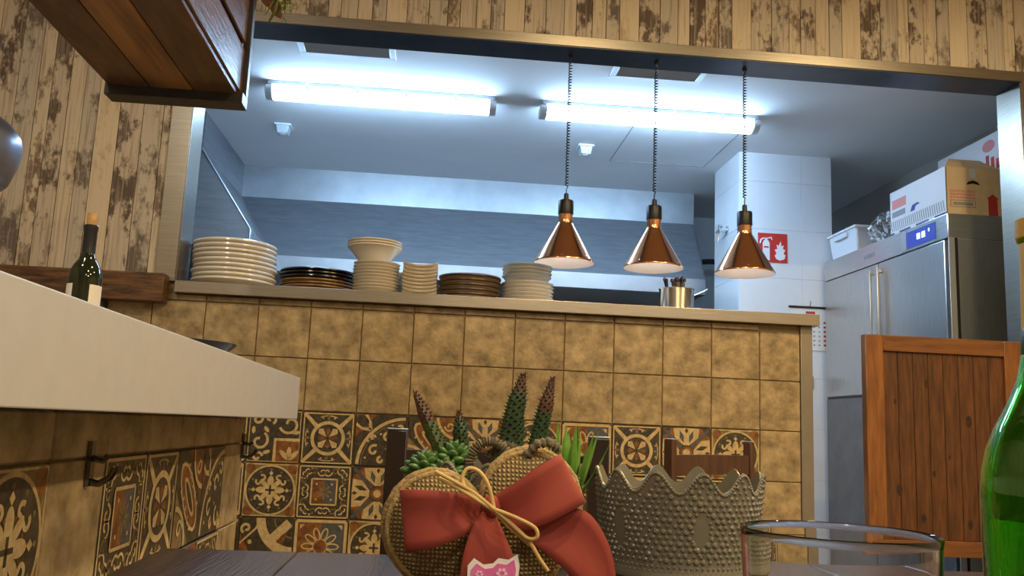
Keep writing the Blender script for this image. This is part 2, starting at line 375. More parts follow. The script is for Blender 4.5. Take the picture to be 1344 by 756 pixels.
# steel frame of the opening
struct('trim_1', MB().box(OX0 - 0.078, OX1 + 0.06, D - 0.012, D + 0.02, OZ, OZ + 0.044), STEELC, 0.0015, label='steel edging along the lintel')
part('soffit', box(OX0, OX1, D - 0.008, W1 + 0.004, OZ - 0.004, OZ), pm('steel_soffit_reflection', (0.07, 0.075, 0.085), (0.10, 0.105, 0.115), 5, 0.35, 0.9), bpy.data.objects['trim_1'])  # dark reflection on the underside put into the steel colour
struct('trim_2', MB().box(OX0 - 0.078, OX0, D - 0.012, D + 0.02, CT1, OZ).box(OX0, OX0 + 0.004, D - 0.008, W1 + 0.004, CT1, OZ - 0.004), STEELC, 0.0015, label='steel lining of the opening beside the boards')
struct('trim_3', MB().box(OX1, OX1 + 0.06, D - 0.012, D + 0.02, 0, OZ).box(OX1 - 0.004, OX1, D - 0.008, W1 + 0.004, 0, OZ - 0.004), STEELC, 0.0015, label='steel lining of the opening beside the half door')
struct('trim_4', box(1.483, 1.533, D - 0.006, W1, 0, CT0), pm('steel_end', (0.27, 0.24, 0.19), (0.31, 0.275, 0.22), 8, 0.45, 0.6), 0.002, label='end strip of the tiled half wall')

# ---- tiles
TS = 0.2; TW = 0.0984; TT = 0.012
Z1 = 0.982; X0 = 1.313
def rounded_tile(w, h, nm='tile'):
    return box(-w / 2, w / 2, 0, TT, -h / 2, h / 2).mesh(nm, [TILE], 0.0022, seg=1)
tile_me = rounded_tile(2 * TW, 2 * TW)
tile_cut = rounded_tile(0.166, 2 * TW)
tile_top = rounded_tile(2 * TW, 0.022)
tile_low = rounded_tile(2 * TW, 0.176)

class Tile2D:
    """flat glaze shapes laid over a tile face in thin layers; u,v in -.5...5"""
    def __init__(s): s.mb = MB(); s.k = 0; s.base = 0
    def lay(s): s.k += 1
    def P(s, u, v):
        c = 0.493
        u = max(-c, min(c, u)); v = max(-c, min(c, v))
        return (u * 2 * TW, -0.0003 * s.k - 0.0002, v * 2 * TW)
    def poly(s, pts, m): s.mb.mat(m); s.mb.add([s.P(*p) for p in pts], [tuple(range(len(pts)))]); return s
    def strip(s, pts, w, m):
        L, R_ = [], []; w = w * 1.25 if w < 0.06 else w
        for i, p in enumerate(pts):
            a = pts[max(i - 1, 0)]; b = pts[min(i + 1, len(pts) - 1)]
            dx, dy = b[0] - a[0], b[1] - a[1]; l = math.hypot(dx, dy) or 1
            nx, ny = -dy / l * w / 2, dx / l * w / 2
            L.append((p[0] + nx, p[1] + ny)); R_.append((p[0] - nx, p[1] - ny))
        s.mb.mat(m)
        n = len(pts); v = [s.P(*p) for p in L] + [s.P(*p) for p in R_]
        s.mb.add(v, [(i, i + 1, n + i + 1, n + i) for i in range(n - 1)]); return s
    def arc(s, cx, cy, r, w, m, a0=0, a1=360, n=28):
        return s.strip([(cx + r * math.cos(math.radians(a0 + (a1 - a0) * i / n)), cy + r * math.sin(math.radians(a0 + (a1 - a0) * i / n))) for i in range(n + 1)], w, m)
    def disc(s, cx, cy, r, m, a0=0, a1=360, n=28, ry=None):
        ry = ry or r
        pts = [(cx + r * math.cos(math.radians(a0 + (a1 - a0) * i / n)), cy + ry * math.sin(math.radians(a0 + (a1 - a0) * i / n))) for i in range(n + (0 if a1 - a0 == 360 else 1))]
        if a1 - a0 != 360: pts.append((cx, cy))
        return s.poly(pts, m)
    def petal(s, cx, cy, ang, l0, l1, w, m):
        a = math.radians(ang); ca, sa = math.cos(a), math.sin(a); pts = []
        for i in range(16):
            t = 2 * PI * i / 16; x = (l0 + l1) / 2 + (l1 - l0) / 2 * math.cos(t); y = w / 2 * math.sin(t)
            pts.append((cx + x * ca - y * sa, cy + x * sa + y * ca))
        return s.poly(pts, m)
    def dia(s, cx, cy, ang, l0, l1, w, m, k=0.5):
        a = math.radians(ang); ca, sa = math.cos(a), math.sin(a)
        pts = [(l0, 0), (l0 + (l1 - l0) * k, w / 2), (l1, 0), (l0 + (l1 - l0) * k, -w / 2)]
        return s.poly([(cx + x * ca - y * sa, cy + x * sa + y * ca) for x, y in pts], m)
    def scroll(s, cx, cy, r, a0, w, m, turns=1.1, flip=1):
        pts = []
        for i in range(19):
            t = i / 18; a = math.radians(a0) + flip * t * turns * 2 * PI; q = r * (1 - 0.75 * t)
            pts.append((cx + q * math.cos(a), cy + q * math.sin(a)))
        return s.strip(pts, w, m)
    def sq(s, h, w, m):
        return s.strip([(-h, -h), (h, -h)], w, m).strip([(h, -h), (h, h)], w, m).strip([(h, h), (-h, h)], w, m).strip([(-h, h), (-h, -h)], w, m)
    def done(s, base_mat):
        b = MB(); b.mat(0).box(-TW, TW, 0, TT, -TW, TW)
        bb = b.mesh('b', [T_DARK], 0.003, seg=1)
        m = MB(); m.v = [tuple(v.co) for v in bb.vertices]; m.f = [list(p.vertices) for p in bb.polygons]; m.m = [base_mat] * len(m.f)
        o = len(m.v); m.v += s.mb.v; m.f += [[i + o for i in f] for f in s.mb.f]; m.m += s.mb.m
        bpy.data.meshes.remove(bb)
        me = bpy.data.meshes.new('patterned_tile'); me.from_pydata(m.v, [], m.f)
        for q in (T_CREAM, T_DARK, T_RUST, T_BLUE, T_OLIVE): me.materials.append(q)
        me.polygons.foreach_set('material_index', m.m)
        bm = bmesh.new(); bm.from_mesh(me)
        for f in bm.faces:
            if f.calc_center_median().y < -0.0001 and f.normal.y > 0: f.normal_flip()
        bm.to_mesh(me); bm.free()
        return me
CR, DK, RU, BL, OL = 0, 1, 2, 3, 4
def d_wheel():
    t = Tile2D(); t.sq(0.47, 0.02, CR); t.lay()
    for a in (45, 135, 225, 315):
        r = math.radians(a); t.strip([(0.26 * math.cos(r), 0.26 * math.sin(r)), (0.68 * math.cos(r), 0.68 * math.sin(r))], 0.085, CR)
    for a in (0, 90, 180, 270):
        r = math.radians(a); t.petal(0, 0, a, 0.34, 0.44, 0.05, OL); t.arc(0, 0, 0.43, 0.015, CR, a - 22, a + 22)
        for q in (-16, 16): t.disc(0.40 * math.cos(r + math.radians(q)), 0.40 * math.sin(r + math.radians(q)), 0.018, CR, n=8)
    t.lay(); t.disc(0, 0, 0.33, CR, n=36); t.lay(); t.disc(0, 0, 0.265, DK, n=36); t.lay()
    for a in range(45, 405, 90): t.dia(0, 0, a, 0.03, 0.25, 0.13, CR, 0.75)
    for a in range(0, 360, 90): t.dia(0, 0, a, 0.03, 0.2, 0.10, RU, 0.7)
    return t.done(DK)
def d_square():
    t = Tile2D(); t.sq(0.475, 0.022, CR); t.lay()
    for k in range(8):
        a = k * 45
        r = 0.37 if k % 2 == 0 else 0.50
        x, y = r * math.cos(math.radians(a)), r * math.sin(math.radians(a))
        x = max(-0.37, min(0.37, x)); y = max(-0.37, min(0.37, y))
        for f in (1, -1): t.scroll(x - f * 0.05 * math.sin(math.radians(a)), y + f * 0.05 * math.cos(math.radians(a)), 0.085, a + f * 90, 0.02, CR, 1.0, f)
    for x, y in ((-.2, .38), (.2, .38), (-.2, -.38), (.2, -.38), (.38, .2), (.38, -.2), (-.38, .2), (-.38, -.2)): t.scroll(x, y, 0.07, 30, 0.018, OL, 0.9, 1)
    t.lay(); t.poly([(-.25, -.25), (.25, -.25), (.25, .25), (-.25, .25)], DK); t.lay()
    t.poly([(-.22, -.22), (0, -.22), (0, .22), (-.22, .22)], RU); t.poly([(0, -.22), (.22, -.22), (.22, .22), (0, .22)], BL); t.lay()
    t.sq(0.24, 0.025, CR)
    for a in range(0, 360, 45): t.petal(0, 0, a, 0.03, 0.15, 0.045, OL)
    for a in range(45, 405, 90): t.disc(0.17 * math.cos(math.radians(a)) * 1.2, 0.17 * math.sin(math.radians(a)) * 1.2, 0.02, CR, n=8)
    return t.done(DK)
def d_arc():
    t = Tile2D(); t.poly([(-.49, .49), (-.49, .05), (-.1, .49)], RU); t.lay()
    t.petal(-.36, .36, 135, -0.14, 0.14, 0.2, DK)
    t.strip([(-.49, .3), (-.36, .22), (-.2, .2)], 0.05, CR); t.strip([(-.3, .49), (-.22, .34), (-.2, .2)], 0.05, CR)
    t.arc(.5, -.5, 0.93, 0.06, CR, 92, 178); t.arc(.5, -.5, 0.86, 0.012, OL, 92, 178); t.lay()
    for (x, y, r, a) in ((-.12, -.2, .11, 60), (.14, .06, .12, 10), (.3, -.32, .14, 120), (-.15, .05, .05, 0), (.36, .26, .09, 200), (.02, -.38, .07, 90)): t.scroll(x, y, r, a, 0.04, CR, 0.85, 1)
    for (x, y) in ((.0, .12), (.22, .3), (-.24, -.02), (.36, .04), (.12, -.16), (-.28, -.34)): t.disc(x, y, 0.022, CR, n=8)
    t.disc(.42, -.42, .1, OL); t.lay(); t.disc(.42, -.42, .06, CR)
    return t.done(DK)
def d_flower():
    t = Tile2D()
    for a in (0, 90, 180, 270): 
        r = math.radians(a + 45); t.poly([(0, 0), (.7 * math.cos(r - .35), .7 * math.sin(r - .35)), (.7 * math.cos(r + .35), .7 * math.sin(r + .35))], RU)
    t.lay()
    for a in (0, 90, 180, 270):
        ra = math.radians(a); c, s_ = math.cos(ra), math.sin(ra)
        def X(p): return (p[0] * c - p[1] * s_, p[0] * s_ + p[1] * c)
        t.poly([X(p) for p in ((.1, .0), (.3, .24), (.48, .27), (.49, 0), (.48, -.27), (.3, -.24))], CR)
    t.lay()
    for a in (0, 90, 180, 270):
        for q in (-17, 17): t.dia(0, 0, a + q, 0.20, 0.46, 0.095, BL if a % 180 else DK)
        t.dia(0, 0, a, 0.38, 0.49, 0.07, DK)
    t.lay()
    for a in (45, 135, 225, 315):
        r = math.radians(a); t.strip([(0.1 * math.cos(r), 0.1 * math.sin(r)), (0.66 * math.cos(r), 0.66 * math.sin(r))], 0.05, BL)
    t.lay(); t.disc(0, 0, .15, DK); t.lay(); t.disc(0, 0, .125, RU); t.lay(); t.disc(0, 0, .075, CR)
    return t.done(DK)
def d_disc():
    t = Tile2D(); t.sq(0.48, 0.015, CR)
    for a in (45, 135, 225, 315):
        r = math.radians(a); t.disc(.56 * math.cos(r), .56 * math.sin(r), .1, RU, n=12)
    t.lay(); t.disc(0, 0, .475, CR, n=40); t.lay(); t.disc(0, 0, .44, DK, n=40); t.lay()
    for a in range(0, 360, 30): t.disc(.385 * math.cos(math.radians(a)), .385 * math.sin(math.radians(a)), .022, OL, n=8)
    for a in range(0, 360, 45):
        t.petal(0, 0, a, 0.05, 0.27, 0.09 if a % 90 else 0.12, CR)
        x, y = .26 * math.cos(math.radians(a)), .26 * math.sin(math.radians(a))
        if a % 90 == 45:
            for f in (1, -1): t.scroll(x - f * .055 * math.sin(math.radians(a)), y + f * .055 * math.cos(math.radians(a)), 0.06, a, 0.03, CR, 0.7, f)
        else: t.dia(0, 0, a, 0.27, 0.36, 0.08, CR)
    t.disc(0, 0, .1, CR); t.lay()
    for a in (0, 90): t.strip([(-.09 * math.cos(math.radians(a)), -.09 * math.sin(math.radians(a))), (.09 * math.cos(math.radians(a)), .09 * math.sin(math.radians(a)))], 0.03, DK)
    for a in range(22, 382, 45): t.disc(.2 * math.cos(math.radians(a)), .2 * math.sin(math.radians(a)), .02, RU, n=8)
    return t.done(OL)
def d_frame():
    t = Tile2D(); t.sq(0.465, 0.045, CR); t.lay()
    t.poly([(-.43, -.43), (0, -.43), (0, .43), (-.43, .43)], RU); t.poly([(0, -.43), (.43, -.43), (.43, .43), (0, .43)], BL); t.lay()
    for a in range(0, 360, 36): t.petal(0, 0, a, 0.1, 0.36, 0.13, CR)
    t.lay()
    for a in range(0, 360, 36): t.petal(0, 0, a, 0.13, 0.33, 0.075, BL if -90 < ((a + 180) % 360) - 180 < 90 else RU)
    t.disc(0, 0, .12, RU)
    for x, y in ((-.4, -.4), (.4, -.4), (.4, .4), (-.4, .4)): t.poly([(x, y), (x - math.copysign(.09, x), y), (x, y - math.copysign(.09, y))], CR)
    return t.done(DK)
def d_leaf():
    t = Tile2D(); t.poly([(-.49, -.49), (.1, -.49), (-.49, .1)], OL); t.poly([(.49, .49), (-.1, .49), (.49, -.1)], RU); t.lay()
    t.petal(0, 0, 135, -0.5, 0.5, 0.42, CR); t.lay(); t.petal(0, 0, 135, -0.45, 0.45, 0.34, RU); t.lay()
    t.petal(0, 0, 135, -0.3, 0.3, 0.17, CR); t.lay(); t.petal(0, 0, 135, -0.24, 0.24, 0.10, DK)
    for a in (-0.3, -.15, 0, .15, .3):
        t.strip([(-a * .7 - .14, a * .7 - .14), (-a * .7 - .09, a * .7 - .09)], .03, CR); t.strip([(-a * .7 + .14, a * .7 + .14), (-a * .7 + .09, a * .7 + .09)], .03, CR)
    t.arc(-.5, -.5, .42, .045, CR, 2, 88); t.arc(.5, .5, .42, .045, CR, 182, 268)
    t.scroll(-.3, -.3, .1, 0, .03, CR); t.scroll(.32, .32, .1, 180, .03, CR)
    return t.done(DK)
def d_bigring():
    t = Tile2D(); t.poly([(-.49, -.49), (-.1, -.49), (-.49, .2)], RU); t.lay()
    t.arc(.5, .5, .62, .17, CR, 180, 270); t.arc(.5, .5, .36, .02, OL, 180, 270); t.lay(); t.strip([(.10, .10), (.42, .42)], .17, CR); t.lay()
    t.petal(.3, .12, 60, -.1, .12, .1, RU); t.scroll(-.36, -.3, .12, 40, .05, CR); t.scroll(-.38, .3, .1, 240, .04, CR, 1, -1)
    t.strip([(-.49, .02), (-.2, .3), (-.12, .49)], .03, CR); t.disc(-.3, .05, .04, CR)
    return t.done(DK)
def d_scrollcorner():
    t = Tile2D(); t.sq(.48, .012, CR)
    t.poly([(0.02, -.49), (.49, -.49), (.49, -.06), (0.02, -.06)], RU); t.lay()
    t.strip([(0.02, -.49), (0.02, -.06), (.49, -.06)], .05, CR); t.petal(.3, -.44, 90, 0, .25, .09, CR); t.petal(.3, -.44, 45, 0, .25, .09, CR); t.petal(.3, -.44, 135, 0, .25, .09, CR)
    for (x, y, r, a, f) in ((.28, .24, .2, 200, 1), (-.28, -.1, .18, 60, -1), (-.1, .34, .12, 300, 1), (-.34, .32, .12, 100, -1), (-.3, -.4, .1, 10, 1)): t.scroll(x, y, r, a, .04, CR, .95, f)
    for (x, y, a) in ((-.15, .12, 130), (.08, .4, 40), (.4, .08, 10), (-.4, .1, 90), (-.12, -.3, 200)): t.petal(x, y, a, -.06, .08, .07, CR)
    return t.done(DK)
DES = {'A': d_wheel(), 'B': d_square(), 'C': d_arc(), 'D': d_flower(), 'E': d_disc(), 'F': d_frame(), 'G': d_leaf(), 'H': d_bigring(), 'I': d_scrollcorner()}
ROWS = ['ICAIACGDEFADE', 'FCAEBDGAHCFAB', 'DBCHFEDAICGDB', 'AGCDFHEABDIGA']
# columns run leftwards-to-right, last patterned column ends at X0
for r in range(7):       # from the counter down
    zt = Z1 + 0.4 - 0.2 * r
    for c in range(-18, 1):
        xl = X0 + 0.2 * c; xc = xl + 0.1
        if c == 0:
            obj('tile', tile_cut, wallf, (X0 + 0.085, D - 0.0005, zt - 0.1)); continue
        if 2 <= r <= 5 and c >= -13:
            rot = (0, random.choice([0, 0, 0, PI / 2]) if r == 5 else 0, 0)
            obj('patterned_tile', DES[ROWS[r - 2][c + 13]], wallf, (xc, D - 0.0005, zt - 0.1), rot)
        elif r == 6: obj('tile', tile_low, wallf, (xc, D - 0.0005, 0.09))
        elif xl < -2.3 + 0.001: continue
        else: obj('tile', tile_me, wallf, (xc, D - 0.0005, zt - 0.1), (0, random.choice([0, PI / 2, PI, -PI / 2]), 0))
for c in range(-18, 0):
    obj('tile', tile_top, wallf, (X0 + 0.2 * c + 0.1, D - 0.0005, 1.395))

# kitchen column with large white tiles
CX0, CX1, CYF, CYB = 1.866, 2.47, 5.252, 5.74
colb = struct('wall_column', box(CX0 + .01, CX1 - .01, CYF + .01, CYB, 0, KZ), pm('tile_joint', (0.55, 0.58, 0.60), None, rough=0.8), label='white tiled column in the kitchen')
for z0, z1 in [(2.562, KZ)] + [(2.561 - .309 * (k + 1) + .001, 2.561 - .309 * k) for k in range(8)] + [(0, 2.561 - .309 * 8)]:
    for xa, xb in ((CX0, 2.2695), (2.2705, CX1)): obj('tile', box(xa, xb, CYF, CYF + .01, z0, z1).mesh('tile', [WTILE], .001, seg=1), colb)
    for xa in (CX0 - .0005, CX1 - .0095): obj('tile', box(xa, xa + .01, CYF + .0105, CYB, z0, z1).mesh('tile', [WTILE], .001, seg=1), colb)
# ceiling hatch joint
struct('trim_5', MB().box(1.1, 1.75, 5.62, 5.626, KZ - 0.002, KZ).box(1.1, 1.106, 4.85, 5.62, KZ - 0.002, KZ).box(1.744, 1.75, 4.85, 5.62, KZ - 0.002, KZ), PGREY, label='thin joint of the ceiling hatch')
bb = struct('baseboard_front', box(-2.3, 1.48, D - 0.012, D - 0.001, 0, 0.06), DWOOD)

# ------------------------------------------------------------------ kitchen: pass counter, hood, lights
pc = thing('pass_counter', 'brushed steel pass shelf on the tiled half wall, carrying plates', 'counter', (0.26, 3.66, CT0))
part('worktop', box(-1.262, 1.29, -0.243, 0.24, 0.001, CT1 - CT0), STEELC, pc, 0.002)
part('support_bracket', box(-1.2, 1.2, -0.04, 0.2, -0.04, -0.0005), STEELV, pc)

# L-shaped extraction hood
hood = thing('extraction_hood', 'large steel extraction hood along back and left of the kitchen', 'hood', (0, 6.3, 1.92))
HB = lambda z: z - 1.92
def hb(x0, x1, y0, y1, z0, z1): return box(x0, x1, y0 - 6.3, y1 - 6.3, z0 - 1.92, z1 - 1.92)
LX, LIPX, LIPY, ST, LT_, LB = -1.44, -1.12, 6.0, 2.515, 2.045, 1.935
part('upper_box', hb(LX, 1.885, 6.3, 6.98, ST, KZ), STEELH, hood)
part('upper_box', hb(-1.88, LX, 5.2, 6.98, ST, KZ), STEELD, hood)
def quadslab(mb, p, n, t):
    n = Vector(n) * t; q = [Vector(a) for a in p]
    return mb.hexa([tuple(a) for a in q] + [tuple(a + n) for a in q])
def loc_(p): return (p[0], p[1] - 6.3, p[2] - 1.92)
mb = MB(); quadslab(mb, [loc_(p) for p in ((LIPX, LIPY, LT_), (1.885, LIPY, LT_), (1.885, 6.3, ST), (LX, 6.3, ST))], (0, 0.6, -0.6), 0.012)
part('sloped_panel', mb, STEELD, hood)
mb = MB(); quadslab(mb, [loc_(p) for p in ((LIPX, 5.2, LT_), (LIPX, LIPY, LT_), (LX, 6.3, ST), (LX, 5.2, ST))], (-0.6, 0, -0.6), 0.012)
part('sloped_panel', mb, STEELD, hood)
part('lip', hb(LIPX, 1.885, LIPY - 0.005, LIPY + 0.02, LB, LT_), STEELH, hood, 0.002)
part('lip', hb(LIPX - 0.02, LIPX + 0.005, 5.2, LIPY, LB, LT_), STEELH, hood, 0.002)
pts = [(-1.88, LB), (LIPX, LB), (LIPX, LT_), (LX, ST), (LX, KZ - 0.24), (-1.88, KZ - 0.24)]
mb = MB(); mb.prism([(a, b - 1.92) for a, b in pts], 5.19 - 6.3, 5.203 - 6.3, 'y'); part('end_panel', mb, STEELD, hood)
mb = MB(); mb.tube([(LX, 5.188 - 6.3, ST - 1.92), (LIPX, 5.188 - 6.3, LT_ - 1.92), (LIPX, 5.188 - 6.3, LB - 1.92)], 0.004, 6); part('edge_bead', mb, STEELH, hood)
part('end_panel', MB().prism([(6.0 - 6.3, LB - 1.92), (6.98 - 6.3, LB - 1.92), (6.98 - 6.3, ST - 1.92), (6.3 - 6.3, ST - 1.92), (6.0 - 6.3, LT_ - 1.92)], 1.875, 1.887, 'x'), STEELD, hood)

# cooking line under the hood, black to stand in for the dark void there
rg = thing('cooking_range', 'long black cooking range below the back hood', 'range', (0.3, 6.55, 0))
part('body', box(-1.45, 1.35, -0.35, 0.40, 0.02, 0.92), BLACKM, rg, 0.01)
part('splashback', box(-1.45, 1.35, 0.30, 0.42, 0.92, 1.93), BLACKM, rg)  # black sheet stands in for the shaded open space behind
for k in range(5):
    part('oven_door', box(-1.40 + k * 0.55, -0.90 + k * 0.55, -0.37, -0.35, 0.15, 0.75), STEELV, rg, 0.006)
for k in range(10):
    mb = MB(); mb.lathe([(0, 0), (0.022, 0), (0.02, 0.03), (0, 0.03)], 14); part('knob', mb, BLACKP, rg, loc=(-1.3 + k * 0.28, -0.352, 0.84), rot=(PI / 2, 0, 0))
sg = thing('salamander_grill', 'black salamander grill on the splashback under the hood', 'grill', (-0.5, 6.62, 1.50))
part('body', box(-0.45, 0.45, -0.22, 0.22, 0.0, 0.36), BLACKM, sg, 0.01)
part('opening', box(-0.40, 0.40, -0.225, -0.22, 0.05, 0.22), BLACKP, sg)
part('handle', box(-0.35, 0.35, -0.26, -0.245, 0.28, 0.30), CHROME, sg, 0.003)
for x in (-.33, .33): part('handle_post', box(x - .01, x + .01, -.246, -.21, .283, .297), CHROME, sg)

# pipework in the recess between hood and column
pp = thing('wall_pipe', 'dark pipe in the recess between hood and white column', 'pipe', (1.95, 6.75, 0))
mb = MB(); mb.tube([(0, 0, 0.0), (0, 0, 2.28), (0.02, 0, 2.31), (0.2, 0, 2.33), (0.34, 0, 2.33)], 0.022, 10); part('pipe', mb, BLACKM, pp)
for z in (0.5, 1.4, 2.1): part('bracket', box(-0.03, 0.03, -0.01, 0.25, z, z + 0.03), STEEL, pp)

def fluorescent(x, y, label):
    t = thing('fluorescent_light', label, 'ceiling light', (x, y, KZ), (0, 0, 0), 'fluorescent lights on the kitchen ceiling')
    part('housing', MB().prism([(-0.048, 0), (0.048, 0), (0.052, -0.024), (-0.052, -0.024)], -0.615, 0.615, 'x'), FIXT, t, 0.004)
    pr = [(0.058 * math.cos(a), -0.050 - 0.042 * math.sin(a)) for a in [-0.66 + (PI + 1.32) * i / 18 for i in range(19)]]
    part('diffuser', MB().prism(pr, -0.585, 0.585, 'x'), TUBEM, t, angle=60)
    for s in (-1, 1):
        pe = [(0.059 * math.cos(a), -0.050 - 0.043 * math.sin(a)) for a in [-0.66 + (PI + 1.32) * i / 18 for i in range(19)]]
        a, b = (0.586, 0.625) if s > 0 else (-0.625, -0.586)
        part('end_cap', MB().prism(pe, a, b, 'x'), FIXCLEAR, t, 0.004, angle=60)
    for x_ in (-0.4, -0.13, 0.13, 0.4):
        for ya in (-0.0625, 0.0565): part('clip', box(x_ - 0.008, x_ + 0.008, ya, ya + .006, -0.048, -0.012), CHROME, t)
    return t
fluorescent(-0.36, 4.66, 'long fluorescent ceiling light above the plate stacks, nearer the hanging wooden box')
fluorescent(1.135, 4.66, 'long fluorescent ceiling light above the copper heat lamps')

def vent(x, y, label):
    t = thing('ceiling_vent', label, 'vent', (x, y, KZ), group='ceiling vents')
    w, h = 0.205, 0.15
    part('frame', MB().box(-w - .03, w + .03, -h - .03, -h, -.012, 0).box(-w - .03, w + .03, h, h + .03, -.012, 0).box(-w - .03, -w, -h, h, -.012, 0).box(w, w + .03, -h, h, -.012, 0), pm('vent_frame', (0.70, 0.74, 0.78), None, rough=0.4) if 'vent_frame' not in MATS else MATS['vent_frame'], t, 0.002)
    part('backing', box(-w, w, -h, h, -.002, 0), BLACKP, t)
    sl = MB().hexa([(-w, .006, -.012), (w, .006, -.012), (w, .008, -.011), (-w, .008, -.011), (-w, -.010, -.002), (w, -.010, -.002), (w, -.008, -.001), (-w, -.008, -.001)]).mesh('slat', [pm('slat_grey', (0.34, 0.35, 0.36), None, rough=0.5) if 'slat_grey' not in MATS else MATS['slat_grey']])
    for k in range(14): obj('slat', sl, t, (0, -h + 0.011 + k * 0.0212, 0))
vent(-0.505, 4.035, 'slatted ceiling vent partly behind the lintel, nearer the hanging wooden box')
vent(1.045, 4.035, 'slatted ceiling vent behind the cords of the heat lamps')
for x, y, lb in ((-1.01, 5.36, 'small square emergency lamp on the kitchen ceiling nearer the plate stacks'), (0.89, 5.36, 'small square emergency lamp on the kitchen ceiling between heat lamp cords')):
    t = thing('emergency_lamp', lb, 'ceiling lamp', (x, y, KZ), group='emergency lamps')
    part('base', box(-0.05, 0.05, -0.05, 0.05, -0.012, 0), FIXCLEAR, t, 0.003)
    part('lens', MB().hexa([(-.04, -.045, -.012), (.04, -.045, -.012), (.04, .045, -.012), (-.04, .045, -.012), (-.03, -.035, -.06), (.03, -.035, -.06), (.03, .035, -.06), (-.03, .035, -.06)]), LENSG, t, 0.004)
    part('led_window', box(-.018, .018, -.02, .02, -.063, -.06), SIGNW, t)

# ------------------------------------------------------------------ heat lamps
def heat_lamp(label):
    t = thing('heat_lamp', label, 'lamp', (0, 0, 0), group='copper heat lamps hanging over the pass')
    # origin at the rim; rim z=0, cap to .265, ceiling at .90
    H = 0.906
    prof = [(0.124, 0.0), (0.125, 0.004), (0.121, 0.010), (0.033, 0.165), (0.030, 0.172), (0.031, 0.176), (0.028, 0.184), (0.031, 0.19), (0.028, 0.198), (0.031, 0.204), (0.030, 0.212)]
    part('shade', MB().lathe(prof, 64), COPPER, t, angle=50)
    part('shade_lining', MB().lathe([(0.1235, 0.0005), (0.118, 0.010), (0.030, 0.163), (0.0, 0.165)], 64), ENAMEL, t, angle=50)
    for k in range(7):
        a = k * 2 * PI / 7; mbb = MB(); mbb.lathe([(0, 0.003), (0.0022, 0.002), (0.003, 0), (0, 0)], 8)
        part('rivet', mbb, CHROME, t, loc=(0.1175 * math.cos(a), 0.1175 * math.sin(a), 0.0165), rot=(0, math.radians(60), a))
    part('cap', MB().lathe([(0, 0.205), (0.031, 0.205), (0.032, 0.210), (0.032, 0.262), (0.030, 0.266), (0.011, 0.268), (0.010, 0.295), (0.007, 0.298), (0, 0.298)], 36), BLACKP, t)
    part('bulb', MB().lathe([(0, 0.03), (0.03, 0.04), (0.04, 0.065), (0.032, 0.095), (0.02, 0.12), (0.018, 0.16), (0, 0.16)], 28), emit('heat_bulb', (1.0, 0.88, 0.80), 4.0), t)
    pts = []; turns = 44; z0, z1 = 0.33, H - 0.02
    for i in range(turns * 10 + 1):
        a = 2 * PI * i / 10; pts.append((0.0062 * math.cos(a), 0.0062 * math.sin(a), z0 + (z1 - z0) * i / (turns * 10)))
    pts = [(0, 0, 0.29), (0, 0, 0.315)] + pts + [(0, 0, H)]
    part('cord', MB().tube(pts, 0.0026, 5), BLACKP, t)
    part('ceiling_rose', MB().lathe([(0, H - 0.010), (0.008, H - 0.010), (0.010, H - 0.006), (0.010, H + 0.003), (0, H + 0.003)], 20), BLACKP, t)
    return t
hl = heat_lamp('copper cone heat lamp above the plate stacks, farthest from the red sign')
hl.location = (0.512, 3.53, OZ - 0.006 - 0.906)
dup(hl, (0.886, 3.53, OZ - 0.006 - 0.906), label='middle copper cone heat lamp, above the cutlery pot').rotation_euler = (0, 0, 0.4)
dup(hl, (1.277, 3.53, OZ - 0.006 - 0.906), label='copper cone heat lamp overlapping the red extinguisher sign').rotation_euler = (0, 0, 0.9)

# ------------------------------------------------------------------ crockery on the pass
def plate_mesh(name, r, base, h, t, mats, rim=False):
    p = [(0, 0), (base, 0), (base, 0.003), (base + (r - base) * 0.45, h * 0.30), (r - 0.006, h - t * 0.5), (r, h), (r - 0.001, h + t * 0.7), (r - 0.006, h + t), (r * 0.9, h + t * 0.4)]
    p += [(base + (r - base) * 0.4, h * 0.30 + t), (base, 0.003 + t), (0, 0.003 + t)]
    mb = MB(); mb.lathe(p, 56)
    if len(mats) > 1:
        for i, f in enumerate(mb.f):
            zz = max(math.hypot(mb.v[j][0], mb.v[j][1]) for j in f)
            mn = min(math.hypot(mb.v[j][0], mb.v[j][1]) for j in f)
            mb.m[i] = 1 if mn > r - 0.0075 else 0
    return mb.mesh(name, mats, angle=50)
def stack(name, me, n, pitch, x, y, z0, lab, cat, grp, jitter=0.004):
    for k in range(n):
        pos = 'topmost' if k == n - 1 else ORD[k] + ('' if k == 0 else ' from the bottom')
        o = obj(name, me, None, (x + random.uniform(-jitter, jitter), y + random.uniform(-jitter, jitter), z0 + k * pitch), (0, 0, random.uniform(0, 6)))
        tag(o, lab + ', ' + pos + ' of its stack', cat, grp)
CZ = CT1 + 0.0005
stack('dinner_plate', plate_mesh('dinner_plate', 0.166, 0.105, 0.024, 0.009, [PORC]), 9, 0.0192, -0.83, 3.62, CZ, 'large white dinner plate', 'plate', 'large white plates on the pass')
stack('serving_plate', plate_mesh('serving_plate', 0.158, 0.10, 0.020, 0.006, [GOLDC]), 4, 0.013, -0.505, 3.735, CZ, 'gold-brown plate under black plates', 'plate', 'brown plates under the black plates')
stack('black_plate', plate_mesh('black_plate', 0.162, 0.10, 0.020, 0.008, [BLACKC]), 3, 0.0145, -0.505, 3.735, CZ + 0.053, 'glossy black plate on gold-brown plates', 'plate', 'black plates on the pass')
bowl_p = [(0, 0), (0.055, 0), (0.058, 0.004), (0.082, 0.016), (0.089, 0.027), (0.0935, 0.029), (0.0955, 0.033), (0.092, 0.034), (0.083, 0.020), (0.055, 0.008), (0, 0.008)]
